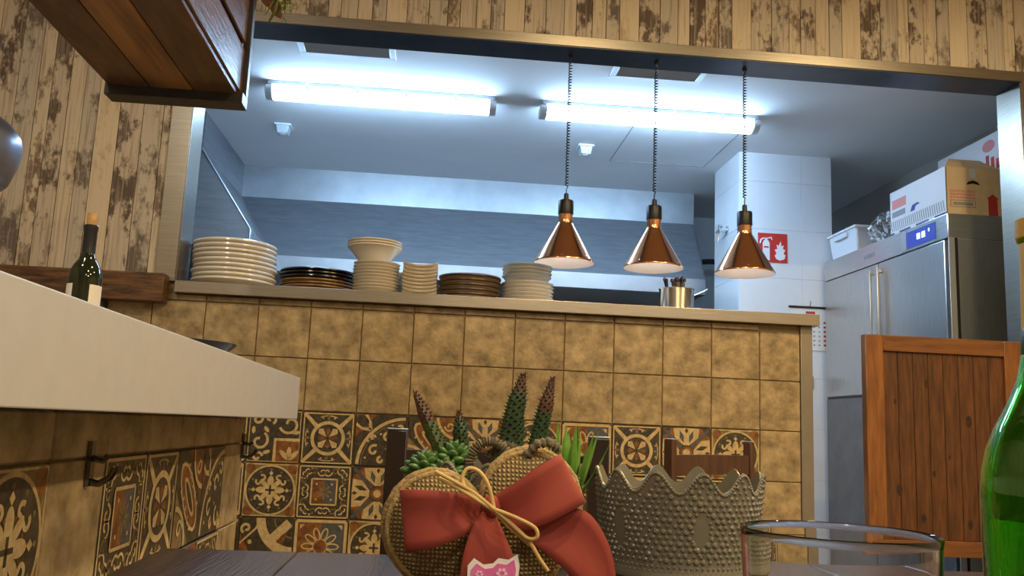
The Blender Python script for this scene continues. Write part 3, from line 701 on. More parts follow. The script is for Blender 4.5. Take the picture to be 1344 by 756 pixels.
bowl_me = MB().lathe(bowl_p, 48).mesh('bowl', [PORCC], angle=50)
stack('bowl', bowl_me, 9, 0.0132, -0.255, 3.61, CZ, 'cream bowl under flared bowls', 'bowl', 'cream bowls on the pass', 0.0015)
stack('bowl', bowl_me, 8, 0.0132, -0.17, 3.79, CZ, 'cream bowl half hidden behind other bowls', 'bowl', 'cream bowls standing behind', 0.002)
flare = MB().lathe([(0, 0), (0.058, 0), (0.062, 0.006), (0.085, 0.035), (0.105, 0.058), (0.112, 0.062), (0.112, 0.066), (0.104, 0.064), (0.08, 0.04), (0.055, 0.012), (0, 0.010)], 56).mesh('flared_bowl', [PORCC], angle=50)
stack('flared_bowl', flare, 3, 0.0110, -0.268, 3.61, CZ + 9 * 0.0132 + 0.0215, 'wide flared white bowl on cream bowls', 'bowl', 'flared bowls on top of the stack', 0.001)
def sq_plate(u, v):
    x, y = (u - .5) * 2, (v - .5) * 2
    return (x * 0.071, y * 0.071, 0.018 * (abs(x) ** 2.4 * 0.6 + abs(y) ** 2.4 * 0.4))
mb = MB(); mb.grid(sq_plate, 12, 12)
top = len(mb.v); vs = [(a * 0.95, b * 0.95, c - 0.007) for a, b, c in mb.v]; fs = [tuple(reversed(f)) for f in mb.f]
mb.add(vs, fs); W = 13
edge = [i * W for i in range(W)] + [12 * W + j for j in range(1, W)] + [i * W + 12 for i in range(11, -1, -1)] + [j for j in range(11, 0, -1)]
for i in range(len(edge)):
    a, b = edge[i], edge[(i + 1) % len(edge)]; mb.f.append([a, b, top + b, top + a]); mb.m.append(0)
sqm = mb.mesh('square_plate', [PORCC], angle=50)
for k in range(9):
    o = obj('square_plate', sqm, None, (-0.0755 + random.uniform(-.001, .001), 3.6, CZ + 0.0075 + k * 0.0150), (0, 0, random.uniform(-.02, .02)))
    tag(o, 'square cream dish with upturned corners, ' + ('topmost' if k == 8 else ORD[k] + ('' if k == 0 else ' from the bottom')) + ' of its stack', 'dish', 'square dishes on the pass')
stack('rimmed_plate', plate_mesh('rimmed_plate', 0.131, 0.085, 0.022, 0.009, [STONEW, RIMB]), 5, 0.0195, 0.131, 3.63, CZ, 'tan plate with dark brown rim', 'plate', 'tan plates with brown rims', 0.002)
b2 = MB().lathe([(0, 0), (0.07, 0), (0.073, 0.003), (0.094, 0.012), (0.100, 0.024), (0.1065, 0.026), (0.1085, 0.030), (0.105, 0.031), (0.097, 0.016), (0.07, 0.007), (0, 0.007)], 48)
stack('deep_plate', b2.mesh('deep_plate', [PORC], angle=50), 5, 0.0155, 0.375, 3.62, CZ, 'white deep plate under grey-white ones', 'plate', 'white deep plates', 0.002)
b3 = MB().lathe([(0, 0), (0.068, 0), (0.07, 0.003), (0.091, 0.012), (0.096, 0.022), (0.1025, 0.024), (0.1045, 0.028), (0.101, 0.029), (0.094, 0.016), (0.068, 0.007), (0, 0.007)], 48)
stack('deep_plate', b3.mesh('deep_plate', [PORCG], angle=50), 4, 0.0145, 0.37, 3.62, CZ + 5 * 0.0155 + 0.016, 'grey-white deep plate above white ones', 'plate', 'grey-white deep plates', 0.002)
# flat trays further along
trm = MB().prism([(-.11, -.08), (.11, -.08), (.11, .08), (-.11, .08)], 0, 0.010, 'z').mesh('tray', [STONEW], 0.003)
for k in range(3):
    tag(obj('tray', trm, None, (0.81 + .004 * k, 3.74, CZ + k * 0.0105)), 'flat tan tray beside the cutlery pot, ' + ('lowest', 'middle', 'topmost')[k] + ' of three', 'tray', 'tan trays on the pass')
dk = thing('black_tray', 'low black tray behind the flat tan trays on the pass', 'tray', (0.6, 3.78, CZ))
part('base', box(-.10, .10, -.06, .06, 0, .006), BLACKM, dk, .002); part('rim', MB().box(-.10, .10, -.06, -.055, .006, .03).box(-.10, .10, .055, .06, .006, .03).box(-.10, -.095, -.055, .055, .006, .03).box(.095, .10, -.055, .055, .006, .03), BLACKM, dk)
# cutlery pot
cp = thing('cutlery_pot', 'small steel pot full of cutlery on the pass', 'pot', (1.01, 3.61, CZ))
part('body', MB().lathe([(0, 0), (0.062, 0), (0.066, 0.004), (0.074, 0.10), (0.077, 0.103), (0.074, 0.104), (0.070, 0.10), (0.062, 0.006), (0, 0.005)], 40), CHROME, cp, angle=50)
mb = MB(); mb.tube([(0.072, 0, .08), (0.09, 0, .088), (0.115, 0.005, .10), (0.135, 0.006, .112)], .002, 8); part('handle', mb, CHROME, cp)
cut = MB(); cut.hexa([(-.003, -.001, 0), (.003, -.001, 0), (.003, .001, 0), (-.003, .001, 0), (-.0075, -.0015, .135), (.0075, -.0015, .135), (.0075, .0015, .135), (-.0075, .0015, .135)])
cut.lathe([(0, -.0005), (.006, 0), (.0075, .006), (.005, .014), (0, .016)], 12, (0, 0, .131))
cutm = cut.mesh('cutlery', [pm('steel_dark', (0.10, 0.09, 0.085), None, rough=0.3, metal=1.0)], .0004)
for k in range(13):
    a = k * 2.4; r = 0.012 + 0.040 * math.sqrt(k / 13)
    x, y = r * math.cos(a), r * math.sin(a)
    o = obj('cutlery_piece', cutm, None, (1.01 + x * 0.7, 3.61 + y * 0.7, CZ + 0.0065 + random.uniform(0, .012)), (-y * 4.5, x * 4.5, a * 1.7))
    tag(o, 'dark metal cutlery handle standing in the steel pot', 'cutlery', 'cutlery in the steel pot')

# ------------------------------------------------------------------ column: sign, calendar, tap
sgn = thing('fire_sign', 'red fire extinguisher sign with white pictogram on the white column', 'sign', (2.08, 5.2515, 2.135))
part('panel', box(-0.095, 0.095, -0.004, 0, -0.093, 0.093), SIGNRED, sgn, 0.001)
mb = MB(); pts = [(-.065, -.08), (-.02, -.08), (-.02, .03), (-.03, .048), (-.055, .048), (-.065, .03)]
mb.prism(pts, -.0052, -.0042, 'y'); mb.box(-.05, -.036, -.0052, -.0042, .048, .062); mb.tube([(-.036, -.005, .058), (-.01, -.005, .066), (-.006, -.005, .05)], .004, 6); mb.tube([(-.055, -.005, .06), (-.075, -.005, .05), (-.082, -.005, .025)], .005, 6)
part('extinguisher_symbol', mb, SIGNW, sgn)
part('symbol_band', box(-.058, -.027, -.0058, -.0053, -.002, .008), SIGNRED, sgn)
fl = [(.045, -.08), (.075, -.07), (.083, -.045), (.07, -.035), (.082, -.01), (.066, -.005), (.072, .02), (.056, .012), (.052, .045), (.038, .015), (.024, .022), (.03, -.005), (.012, -.012), (.024, -.035), (.012, -.05), (.022, -.07)]
part('flame_symbol', MB().prism(fl, -.0052, -.0042, 'y'), SIGNW, sgn)
cal = thing('wall_calendar', 'white wall calendar with dark top bar on the column', 'calendar', (2.32, 5.2515, 1.50))
part('sheet', box(-.135, .125, -.003, 0, 0.0, .262), PAPER, cal)
part('binding', box(-.14, .13, -.008, 0, .262, .276), BLACKP, cal, .002)
mb = MB()
for r in range(6):
    for c in range(7):
        if c == 6: continue
        mb.box(-.115 + c * .033, -.103 + c * .033, -.0036, -.0031, .03 + r * .028, .039 + r * .028)
part('date_print', mb, PGREY, cal)
mb = MB()
for r in range(6): mb.box(.084, .098, -.0036, -.0031, .03 + r * .028, .042 + r * .028)
mb.box(-.03, .03, -.0036, -.0031, .228, .244)
part('red_date_print', mb, PRED, cal)
mb = MB(); mb.tube([(0, 0, .276), (.004, -.002, .30), (.0, -.001, .31)], .002, 6); part('hook', mb, BLACKP, cal)
sw = thing('wall_switch', 'small grey switch plate low on the white column', 'switch', (2.315, 5.2515, 1.30)); part('plate', box(-.02, .02, -.008, 0, -.04, .04), PGREY, sw, .002); part('button', box(-.01, .01, -.011, -.008, -.02, .02), FIXT, sw, .001)
tp = thing('wall_tap', 'chrome wall tap on the side of the white column', 'tap', (1.865, 5.47, 2.285), (0, 0, -PI / 2))
mb = MB(); mb.lathe([(0, 0), (.028, 0), (.028, .008), (.014, .012), (.014, .06), (0, .06)], 18); part('flange', mb, CHROME, tp, rot=(PI / 2, 0, 0))
mb = MB(); mb.tube([(-.07, -.05, -.004), (0, -.05, 0), (.03, -.05, .02)], .009, 8); mb.tube([(0, -.05, 0), (-.012, -.055, -.03), (-.02, -.06, -.075)], [.01, .008, .004], 8); mb.tube([(-.03, -.05, .0), (-.025, -.05, .04)], .006, 8); part('spout', mb, CHROME, tp)

# ------------------------------------------------------------------ fridge and the things on it
FX, FY0, FY1, FT = 2.40, 3.885, 5.22, 2.05
fr = thing('upright_fridge', 'tall stainless double door kitchen fridge behind the half door', 'fridge', (FX, FY0, 0))
FL = FY1 - FY0
part('body', box(0.03, 0.68, 0.0, FL, 0.12, FT - 0.12), STEELV, fr, 0.004)
part('header_panel', box(0.0, 0.68, 0.0, FL, FT - 0.12, FT), STEEL, fr, 0.004)
for a, b in ((0.035, FL / 2 - 0.006), (FL / 2 + 0.006, FL - 0.01)):
    for z0, z1 in ((1.215, FT - 0.125), (0.14, 1.20)):
        dr = part('door', box(0.0, 0.03, a, b, z0, z1), STEELV if z0 > 1 else pm('steel_lower_dimmed', (0.20, 0.20, 0.21), (0.25, 0.25, 0.26), 8, 0.3, 1.0) if 'steel_lower_dimmed' not in MATS else MATS['steel_lower_dimmed'], fr, 0.004)  # lower doors: dark reflection and light falloff put into the steel colour
        hy = b - 0.035 if a < 0.3 else a + 0.035
        if z0 > 1: part('handle', MB().box(-.035, -.022, hy - .012, hy + .012, z0 + .05, z1 - .03).box(-.022, 0, hy - .008, hy + .008, z0 + .06, z0 + .08).box(-.022, 0, hy - .008, hy + .008, z1 - .06, z1 - .04), STEELV, dr, .003)
part('door_gasket', box(0.006, 0.03, FL / 2 - 0.006, FL / 2 + 0.006, 0.14, FT - 0.125), BLACKP, fr)
part('door_gasket', box(0.006, 0.03, 0.03, FL - .01, 1.20, 1.215), BLACKP, fr)
part('corner_gasket', box(0.028, 0.045, -0.003, 0.001, 0.14, FT - 0.12), BLACKP, fr)
dp = part('display', box(-.003, 0.0, 0.10, 0.36, FT - 0.105, FT - 0.02), DISPLAY, fr, .001)
for ya, yb, za, zb in ((.19, .22, .075, .045), (.235, .265, .075, .045), (.15, .16, .055, .04)): part('lit_digit', box(-.0045, -.003, ya, yb, FT - za, FT - zb), DISPDIG, dp)
part('display_frame', box(-.004, 0.0, 0.365, 0.41, FT - 0.115, FT - 0.01), STEELH, fr)
mb = MB()
for k in range(6): mb.box(-.003, 0, .70 + k * .022, .716 + k * .022, FT - .075, FT - .055 + (.006 if k % 3 == 0 else 0))
part('nameplate', mb, STEELH, fr)
for x in (.06, .62):
    for y in (.05, FL - .05): part('foot', MB().lathe([(0, 0), (.025, 0), (.018, .02), (.018, .12), (0, .12)], 14), BLACKP, fr, loc=(x, y, 0))
part('side_edge', box(-.001, .03, -.004, 0.0, .14, FT - .12), STEELH, fr, .001)

tub = thing('plastic_tub', 'white translucent plastic tub on top of the fridge', 'tub', (FX + 0.03, 4.86, FT))
wd, ln, hh = 0.22, 0.36, 0.165
def frus(mb, x0, x1, y0, y1, z0, z1, e): return mb.hexa([(x0 + e, y0 + e, z0), (x1 - e, y0 + e, z0), (x1 - e, y1 - e, z0), (x0 + e, y1 - e, z0), (x0, y0, z1), (x1, y0, z1), (x1, y1, z1), (x0, y1, z1)])
part('body', frus(MB(), 0, wd, 0, ln, 0.001, hh, .018), TUBW, tub, .012)
part('rim', MB().box(-.008, wd + .008, -.008, ln + .008, hh - .012, hh + .004), TUBW, tub, .004)
part('handle', box(-.014, 0, .10, .26, hh - .05, hh - .02), TUBW, tub, .004)

def carton(name, label, loc, w, l, h, mats):
    t = thing(name, label, 'box', loc); part('body', box(0, w, 0, l, 0, h), mats, t, .002); return t
bx = thing('printed_carton', 'open cardboard carton with white printed side and red arrow on the fridge', 'box', (FX + 0.035, 3.945, FT))
w, l, h = 0.285, 0.52, 0.25
mb = MB(); mb.mat(0).box(0, w, 0, .004, 0, h).box(0, w, l - .004, l, 0, h).box(w - .004, w, .004, l - .004, 0, h).box(0.001, w, .004, l - .004, 0, .004); part('body', mb, CARDB, bx)
part('white_side', box(-.002, .004, 0, l, 0, h), CARTW, bx)
part('open_flap', MB().hexa([(0, 0, h), (w, 0, h), (w, .003, h), (0, .003, h), (.08, .10, h + .075), (w - .04, .10, h + .075), (w - .04, .103, h + .075), (.08, .103, h + .075)]), CARDB, bx)
part('open_flap', MB().hexa([(w - .003, .01, h), (w, .01, h), (w, l - .01, h), (w - .003, l - .01, h), (w - .06, .05, h + .05), (w - .057, .05, h + .05), (w - .057, l - .05, h + .05), (w - .06, l - .05, h + .05)]), CARDB, bx)
part('hand_hole', MB().prism([(.105, h - .085), (.115, h - .07), (.14, h - .062), (.165, h - .07), (.175, h - .085), (.14, h - .078)], -.0015, .0005, 'y'), BLACKP, bx)
mb = MB().prism([(.215, .01), (.262, .01), (.262, .10), (.27, .10), (.2385, .125), (.207, .10), (.215, .10)], -.0012, 0, 'y'); part('red_arrow', mb, PRED, bx)
mb = MB(); random.seed(3)
for r in range(3):
    x = .02
    while x < .15:
        q = random.uniform(.006, .016); mb.box(x, x + q, -.0012, 0, h - .125 - r * .016, h - .115 - r * .016); x += q + .004
part('red_print', mb, PPINK, bx)
part('stamp_frame', MB().box(.02, .15, -.0012, 0, .05, .053).box(.02, .15, -.0012, 0, .082, .085).box(.02, .023, -.0012, 0, .05, .085).box(.147, .15, -.0012, 0, .05, .085).box(.035, .135, -.0012, 0, .06, .075), PGREY, bx)
part('clear_tape', box(.125, .155, -.001, .0005, h - .05, h - .005), FIXCLEAR, bx)
mb = MB(); mb.box(-.0035, -.002, l - .16, l - .02, .15, .20); part('red_logo', mb, PPINK, bx)
mb = MB(); mb.box(-.0035, -.002, l - .15, l - .02, .105, .135); part('grey_print', mb, PGREY, bx)
mb = MB(); mb.prism([(l - .24, .10), (l - .20, .10), (l - .22, .13), (l - .27, .135), (l - .29, .125), (l - .25, .12)], -.0035, -.002, 'x'); part('blue_swoosh', mb, PBLUE, bx)
mb = MB()
for k in range(26): y = .01 + k * .0195; mb.add([(-.003, y, .03), (-.003, y + .008, .03), (-.003, y + .018, .085), (-.003, y + .010, .085)], [(0, 1, 2, 3)])
part('hatched_band', mb, PGREY, bx)
part('blue_base_band', box(-.0035, -.002, 0, l, 0, .022), PBLUE, bx)
for y in (.1, .27, .43): part('white_flash', box(-.004, -.0035, y, y + .05, .012, .026), CARTW, bx)

b2_ = thing('tall_carton', 'tall white carton with red lettering and yellow end behind the open carton', 'box', (2.735, 3.95, FT))
part('body', box(0, .26, 0, .55, 0, .465), CARTW, b2_, .002)
part('yellow_panel', box(.0, .26, -.0012, 0, 0.0, .20), PYEL, b2_); 
part('red_band', MB().box(.0, .26, -.002, -.0012, .005, .085).box(0, .26, -.002, -.0012, .19, .20), PRED, b2_)
mb = MB()
for k in range(5): mb.box(-.0012, 0, .02 + k * .04, .045 + k * .04, .275 + .006 * (k % 2), .325 + .018 * (k % 3))
part('red_lettering', mb, PRED, b2_)
part('round_print', MB().prism([(.10 + .05 * math.cos(a * .3927), .408 + .03 * math.sin(a * .3927)) for a in range(16)], -.0012, 0, 'x'), PPINK, b2_)
# crumpled bag
bag = MB(); random.seed(5)
n = 22
def bagp(u, v):
    a = u * 2 * PI; p = v * PI; r = 1 + 0.28 * math.sin(5 * a + 3 * p) * math.sin(p) + 0.18 * math.sin(11 * a - 7 * p) + 0.1 * math.sin(17 * a + 13 * p)
    return (0.075 * r * math.sin(p) * math.cos(a), 0.10 * r * math.sin(p) * math.sin(a), 0.085 + 0.085 * math.cos(p) * (1 if math.cos(p) < 0 else (1 + .3 * math.sin(4 * a))))
bag.grid(bagp, 44, 20)
tag(part('plastic_bag', bag, BAGM, None, loc=(FX + 0.10, 4.63, FT + 0.002), weld=True, angle=25), 'crumpled clear plastic bag between tub and carton on the fridge', 'bag')

# ------------------------------------------------------------------ half door
hd = thing('half_door', 'orange-brown wooden half door of vertical planks in the opening', 'door', (1.79, 3.535, 0.505))
DW, DH = 0.69, 0.895
part('stile', box(0, .078, -.02, .02, 0, DH), DOORF, hd, .003); part('stile', box(DW - .078, DW, -.02, .02, 0, DH), DOORF, hd, .003)
part('rail', box(.078, DW - .078, -.02, .02, DH - .067, DH), DOORR, hd, .003); part('rail', box(.078, DW - .078, -.02, .02, 0, .064), DOORR, hd, .003)
pw = (DW - .156) / 8
for k in range(8):
    part('plank', box(.078 + k * pw + .0008, .078 + (k + 1) * pw - .0008, -.007, .010, .064, DH - .067), DOORW, hd, .002, seg=1)
KNOT = pm('wood_knot', (0.030, 0.012, 0.006), (0.06, 0.022, 0.008), 90, 0.5)
for kx, kz, kr in ((.13, .62, .008), (.27, .70, .013), (.14, .26, .017), (.29, .33, .010), (.24, .15, .014), (.45, .55, .018), (.44, .13, .014), (.36, .40, .007), (.52, .28, .010)):
    part('knot', MB().prism([(kx + kr * .75 * math.cos(q * PI / 8), kz + kr * 1.4 * math.sin(q * PI / 8)) for q in range(16)], -.0074, -.0068, 'y'), KNOT, hd)
for z in (.12, .75): part('hinge', MB().tube([(DW + .004, 0, z), (DW + .004, 0, z + .08)], .008, 8), STEEL, hd)
mb = MB()

# ------------------------------------------------------------------ bar counter
BX, BF, BT0, BT1, BE = -0.49, -0.367, 0.949, 1.0635, 2.5
bar = thing('bar_counter', 'white topped bar counter with tiled front and bag hooks', 'bar', (BX, BE - 0.08, 0))
LB_ = lambda y: y - (BE - 0.08)
part('worktop', box(-0.62, BF - BX, LB_(-1.6), 0.08, BT0, BT1), BARWHITE, bar, 0.002)
part('body', box(-0.50, -0.012, LB_(-1.55), 0, 0, BT0), GROUT, bar)
PZ = 0.881
seq = {0: None, 1: 'C', 2: 'G', 3: 'A', 4: 'B', 5: None, 6: 'E', 7: 'D', 8: None, 9: 'F', 10: 'C', 11: 'A', 12: None, 13: 'B', 14: 'E', 15: 'G', 16: None}
for k in range(17):
    y = -0.1 - 0.2 * k
    if LB_(-1.55) > y - 0.1: break
    for z, pat in ((PZ - 0.1, True), (PZ - 0.3, True), (PZ - 0.5, False), (PZ - 0.7, False)):
        if pat and seq[k]:
            obj('patterned_tile', DES[seq[k] if z > .7 else 'ACDBEFG'[(k * 3) % 7]], bar, (0, y, z), (0, 0, PI / 2)).location.x = 0.0
        else: obj('tile', tile_me, bar, (0, y, z), (0, 0, PI / 2))
    if k == 0: top_cut = box(-TW, TW, 0, TT, 0, BT0 - PZ - 0.003).mesh('tile', [TILE], .003, seg=1)
    obj('tile', top_cut, bar, (0, y, PZ + .0015), (0, 0, PI / 2))
for k in range(2):
    for z in (PZ - 0.1, PZ - .3, PZ - .5, PZ - .7): obj('tile', tile_me, bar, (-0.115 - 0.2 * k, 0.0125, z), (0, 0, PI))
for yy in (1.345, 2.40, 0.5, -0.4):
    hk = MB(); hk.box(0.0, .006, -.008, .008, -.030, .034); hk.tube([(.004, 0, -.024), (.018, -.002, -.026), (.034, -.005, -.016), (.040, -.006, -.004)], [.006, .005, .005, .006], 10)
    hk.tube([(.004, 0, .010), (.02, 0, .006), (.026, 0, .014)], [.005, .004, .005], 8)
    part('coat_hook', hk, pm('hook_metal', (0.16, 0.155, 0.15), None, rough=0.2, metal=1.0) if 'hook_metal' not in MATS else MATS['hook_metal'], bar, loc=(0.0015, LB_(yy), .872), label='chrome bag hook')

# ------------------------------------------------------------------ wall ledge, bottle, dish on the bar
ld = thing('wall_ledge', 'rough dark brown timber ledge on the boarded wall above the bar', 'ledge', (-1.03, D - 0.003, 1.365))
part('beam', box(-1.2, 0, -.075, 0, 0, .108), LEDGEW, ld, .004)
for x in (-.25, -.9): part('bracket', box(x, x + .03, -.05, 0, -.03, 0), BLACKM, ld)
wb = thing('wine_bottle', 'dark wine bottle with cork, black foil and cream labels on the bar', 'bottle', (-0.798, 2.05, BT1))
part('glass', MB().lathe([(0, .004), (.030, 0), (.035, .004), (.036, .01), (.036, .178), (.034, .195), (.028, .21), (.019, .224), (.0145, .24), (.0140, .25), (.0140, .30), (0, .30)], 40), BOTTLEB, wb, angle=60)
part('foil', MB().lathe([(.0148, .238), (.0146, .25), (.0144, .29), (.0152, .292), (.0154, .303), (.0140, .305), (0, .305)], 32), FOIL, wb)
part('cork', MB().lathe([(0, .305), (.0105, .305), (.0115, .33), (.0105, .333), (0, .333)], 24), CORK, wb)
def wraplabel(r, a0, a1, z0, z1):
    mb = MB(); n = 16
    return mb.grid(lambda u, v: (r * math.cos(a0 + (a1 - a0) * u), r * math.sin(a0 + (a1 - a0) * u), z0 + (z1 - z0) * v), n, 1)
part('label', wraplabel(.0364, math.radians(-52), math.radians(55), .07, .165), LABELC, wb); part('label', wraplabel(.0364, math.radians(150), math.radians(250), .07, .165), LABELC, wb)
part('label_print', wraplabel(.0367, math.radians(195), math.radians(225), .135, .143), PPINK, wb)
ds = thing('black_dish', 'glossy black flared dish on the end of the white bar', 'dish', (-0.665, 2.33, BT1))
part('bowl', MB().lathe([(0, 0), (.07, 0), (.075, .004), (.105, .03), (.150, .066), (.152, .070), (.148, .071), (.10, .036), (.07, .010), (0, .009)], 56), BLACKC, ds, angle=50)

# ------------------------------------------------------------------ hanging wooden box over the bar
HX0, HX1, HY0, HY1, HZ0, HZ1 = -0.805, -0.487, -0.2, 2.1, 1.69, 2.22
hb_ = thing('hanging_box', 'dark wooden plank box hanging over the bar, framed in dark metal', 'shelf', (HX1, HY1, HZ0))
cx_ = lambda x: x - HX1
cy_ = lambda y: y - HY1
nw = 3; bw = (HX1 - HX0 - .02) / nw
for k in range(nw):
    part('plank', box(cx_(HX0) + .005 + k * bw, cx_(HX0) + .005 + (k + 1) * bw - .0025, cy_(HY0), -.02, .018, .036), BOXHILITE if k == 1 else BOXWOOD, hb_, .002, seg=1)
for k in range(4):
    z0 = .03 + k * .128
    part('side_board', box(-.030, -.012, cy_(HY0), -.02, z0, z0 + .112), BOXWOOD, hb_, .003, seg=1)
    part('side_board', box(cx_(HX0) + .004, cx_(HX0) + .022, cy_(HY0), -.02, z0, z0 + .112), BOXWOOD, hb_, .003, seg=1)
part('metal_frame', MB().box(cx_(HX0), 0, -.055, 0, -.006, .024).box(cx_(HX0), 0, -.022, 0, HZ1 - HZ0 - .03, HZ1 - HZ0).box(-.018, 0, -.022, 0, .024, HZ1 - HZ0 - .03).box(cx_(HX0), cx_(HX0) + .018, -.022, 0, .024, HZ1 - HZ0 - .03), pm('frame_dark', (0.045, 0.040, 0.038), (0.03, 0.027, 0.026), 14, 0.38, 0.5), hb_, .002)
part('end_board', box(cx_(HX0) + .02, -.02, -.035, -.018, .03, HZ1 - HZ0 - .03), BOXWOOD, hb_)
part('top_board', box(cx_(HX0) + .005, -.005, cy_(HY0), -.022, HZ1 - HZ0 - .03, HZ1 - HZ0 - .012), BOXWOOD, hb_)
for x in (cx_(HX0) + .03, -.03):
    for y in (-.1, cy_(HY0) + .1): part('hanging_rod', MB().tube([(x, y, HZ1 - HZ0 - .02), (x, y, DZ - HZ0)], .006, 8), BLACKM, hb_)
pl = thing('pendant_lamp', 'grey rounded pendant lamp shade over the bar, cut by the photo edge', 'lamp', (-0.885, 1.6, 1.33))
part('shade', MB().lathe([(.060, .0), (.085, .004), (.100, .02), (.112, .055), (.1165, .085), (.113, .105), (.098, .125), (.075, .142), (.040, .157), (.015, .165), (0, .166)] , 56), pm('shade_grey', (0.20, 0.22, 0.29), (0.16, 0.175, 0.24), 12, 0.3, 0.7), pl, angle=60)
part('shade_lining', MB().lathe([(.060, .001), (.083, .006), (.097, .022), (.109, .055), (.1135, .085), (.110, .103), (.094, .122), (.0, .150)], 56), ENAMEL, pl, angle=60)
part('cord', MB().tube([(0, 0, .16), (0, 0, DZ - 1.33)], .003, 8), BLACKP, pl)
part('socket', MB().lathe([(0, .16), (.018, .16), (.018, .20), (.006, .205), (0, .205)], 20), BLACKP, pl)

# dried sprig over the end of the box
sp = thing('dried_sprig', 'dried leaves and green sprig hanging off the wooden box, at the lintel', 'plant', (-0.455, 2.13, 2.205))
random.seed(11)
def leafmesh(l, w, m, nm='leaf', curl=.25):
    mb = MB()
    mb.grid(lambda u, v: (l * u, w * (v - .5) * math.sin(PI * min(1, u * .97 + .03)) ** .8, curl * l * u * u + .12 * w * abs(v - .5) * 2), 8, 4)
    me = mb.mesh(nm, [m], angle=80); return me
dl = leafmesh(.055, .04, DRYLEAF); gl = leafmesh(.045, .007, SPRIG)
for k in range(9):
    o = obj('leaf', dl, sp, (random.uniform(-.028, -.012), random.uniform(-.01, .03), random.uniform(-.195, -.03)), (random.uniform(-.6, .6), random.uniform(.4, 1.3), random.uniform(-.5, 1.5)))
for k in range(70):
    o = obj('needle', gl, sp, (random.uniform(-.012, .032), random.uniform(-.02, .03), random.uniform(-.235, -.06)), (random.uniform(-3, 3), random.uniform(-.2, 1.5), random.uniform(-3, 3)))
mb = MB(); mb.tube([(-.03, -.03, -.02), (-.01, 0.0, .0), (.015, .01, -.05), (.03, .01, -.12), (.02, .01, -.2)], [.004, .004, .003, .002, .001], 6); mb.tube([(-.01, 0, .0), (.04, .01, -.02), (.05, 0, -.16)], [.003, .003, .001], 6); part('stem', mb, SPRIG, sp)

# ------------------------------------------------------------------ dining table, chairs
TZ = 0.76
tb = thing('dining_table', 'dark grey-brown plank dining table nearest the camera', 'table', (0.25, 0.64, 0))
x0, x1, y0, y1 = -0.62, 0.70, -0.60, 0.70
n = 7; w = (x1 - x0) / n
for k in range(n): part('plank', box(x0 + k * w + .0006, x0 + (k + 1) * w - .0006, y0, y1, TZ - .028, TZ), TABLEW, tb, .0015, seg=1)
part('apron', MB().box(x0 + .05, x1 - .05, y0 + .05, y0 + .07, TZ - .10, TZ - .028).box(x0 + .05, x1 - .05, y1 - .07, y1 - .05, TZ - .10, TZ - .028).box(x0 + .05, x0 + .07, y0 + .07, y1 - .07, TZ - .10, TZ - .028).box(x1 - .07, x1 - .05, y0 + .07, y1 - .07, TZ - .10, TZ - .028), CHAIRW, tb)
for x in (x0 + .05, x1 - .11):
    for y in (y0 + .05, y1 - .11): part('leg', box(x, x + .06, y, y + .06, 0, TZ - .09), CHAIRW, tb, .003)

def chair(label, loc, rotz, wdt, wood, post):
    t = thing('dining_chair', label, 'chair', loc, (0, 0, rotz), group=None)
    h = .938; s = wdt / 2 - post / 2
    for sx in (-1, 1):
        pb = part('back_post', MB().hexa([(sx * s - post / 2, -.015, 0), (sx * s + post / 2, -.015, 0), (sx * s + post / 2, .02, 0), (sx * s - post / 2, .02, 0), (sx * s - post / 2, -.012, h), (sx * s + post / 2, -.012, h), (sx * s + post / 2, .012, h), (sx * s - post / 2, .012, h)]), wood, t, .003)
        part('post_top_highlight', box(sx * s - post / 2, sx * s + post / 2, -.012, .012, h, h + .003), STEELH, pb, .001)  # highlight on the post top, put in as a thin bright slab
        part('leg', MB().hexa([(sx * s - .015, -.40, 0), (sx * s + .015, -.40, 0), (sx * s + .015, -.37, 0), (sx * s - .015, -.37, 0), (sx * s - .02, -.40, .43), (sx * s + .02, -.40, .43), (sx * s + .02, -.36, .43), (sx * s - .02, -.36, .43)]), wood, t, .003)
        part('stretcher', box(sx * s - .01, sx * s + .01, -.37, 0, .2, .225), wood, t)
    for z0, z1 in ((h - .085, h - .035), (h - .20, h - .15), (h - .31, h - .27)):
        mb = MB(); W_ = s - post / 2
        mb.grid(lambda u, v: (-W_ + 2 * W_ * u, -.006 + .03 * math.sin(PI * u), z0 + (z1 - z0) * v), 10, 1); a = len(mb.v)
        mb.add([(x, y + .014, z) for x, y, z in mb.v], [tuple(reversed(f)) for f in mb.f])
        for i in range(10):
            for j in (0, 1): p = i * 2 + j; mb.f.append([p, p + 2, a + p + 2, a + p]); mb.m.append(0)
        part('back_rail', mb, wood, t, angle=50)
    part('seat', box(-wdt / 2, wdt / 2, -.41, -.0, .43, .465), wood, t, .008)
    return t
chair('very dark wooden chair across the table, its post beside the heart ornament', (0.129, 1.655, 0), 0, .414, CHAIRW, .038)
chair('brown wooden chair turned at an angle behind the lace pot', (0.712, 2.2, 0), math.radians(44), .43, CHAIRB, .022)

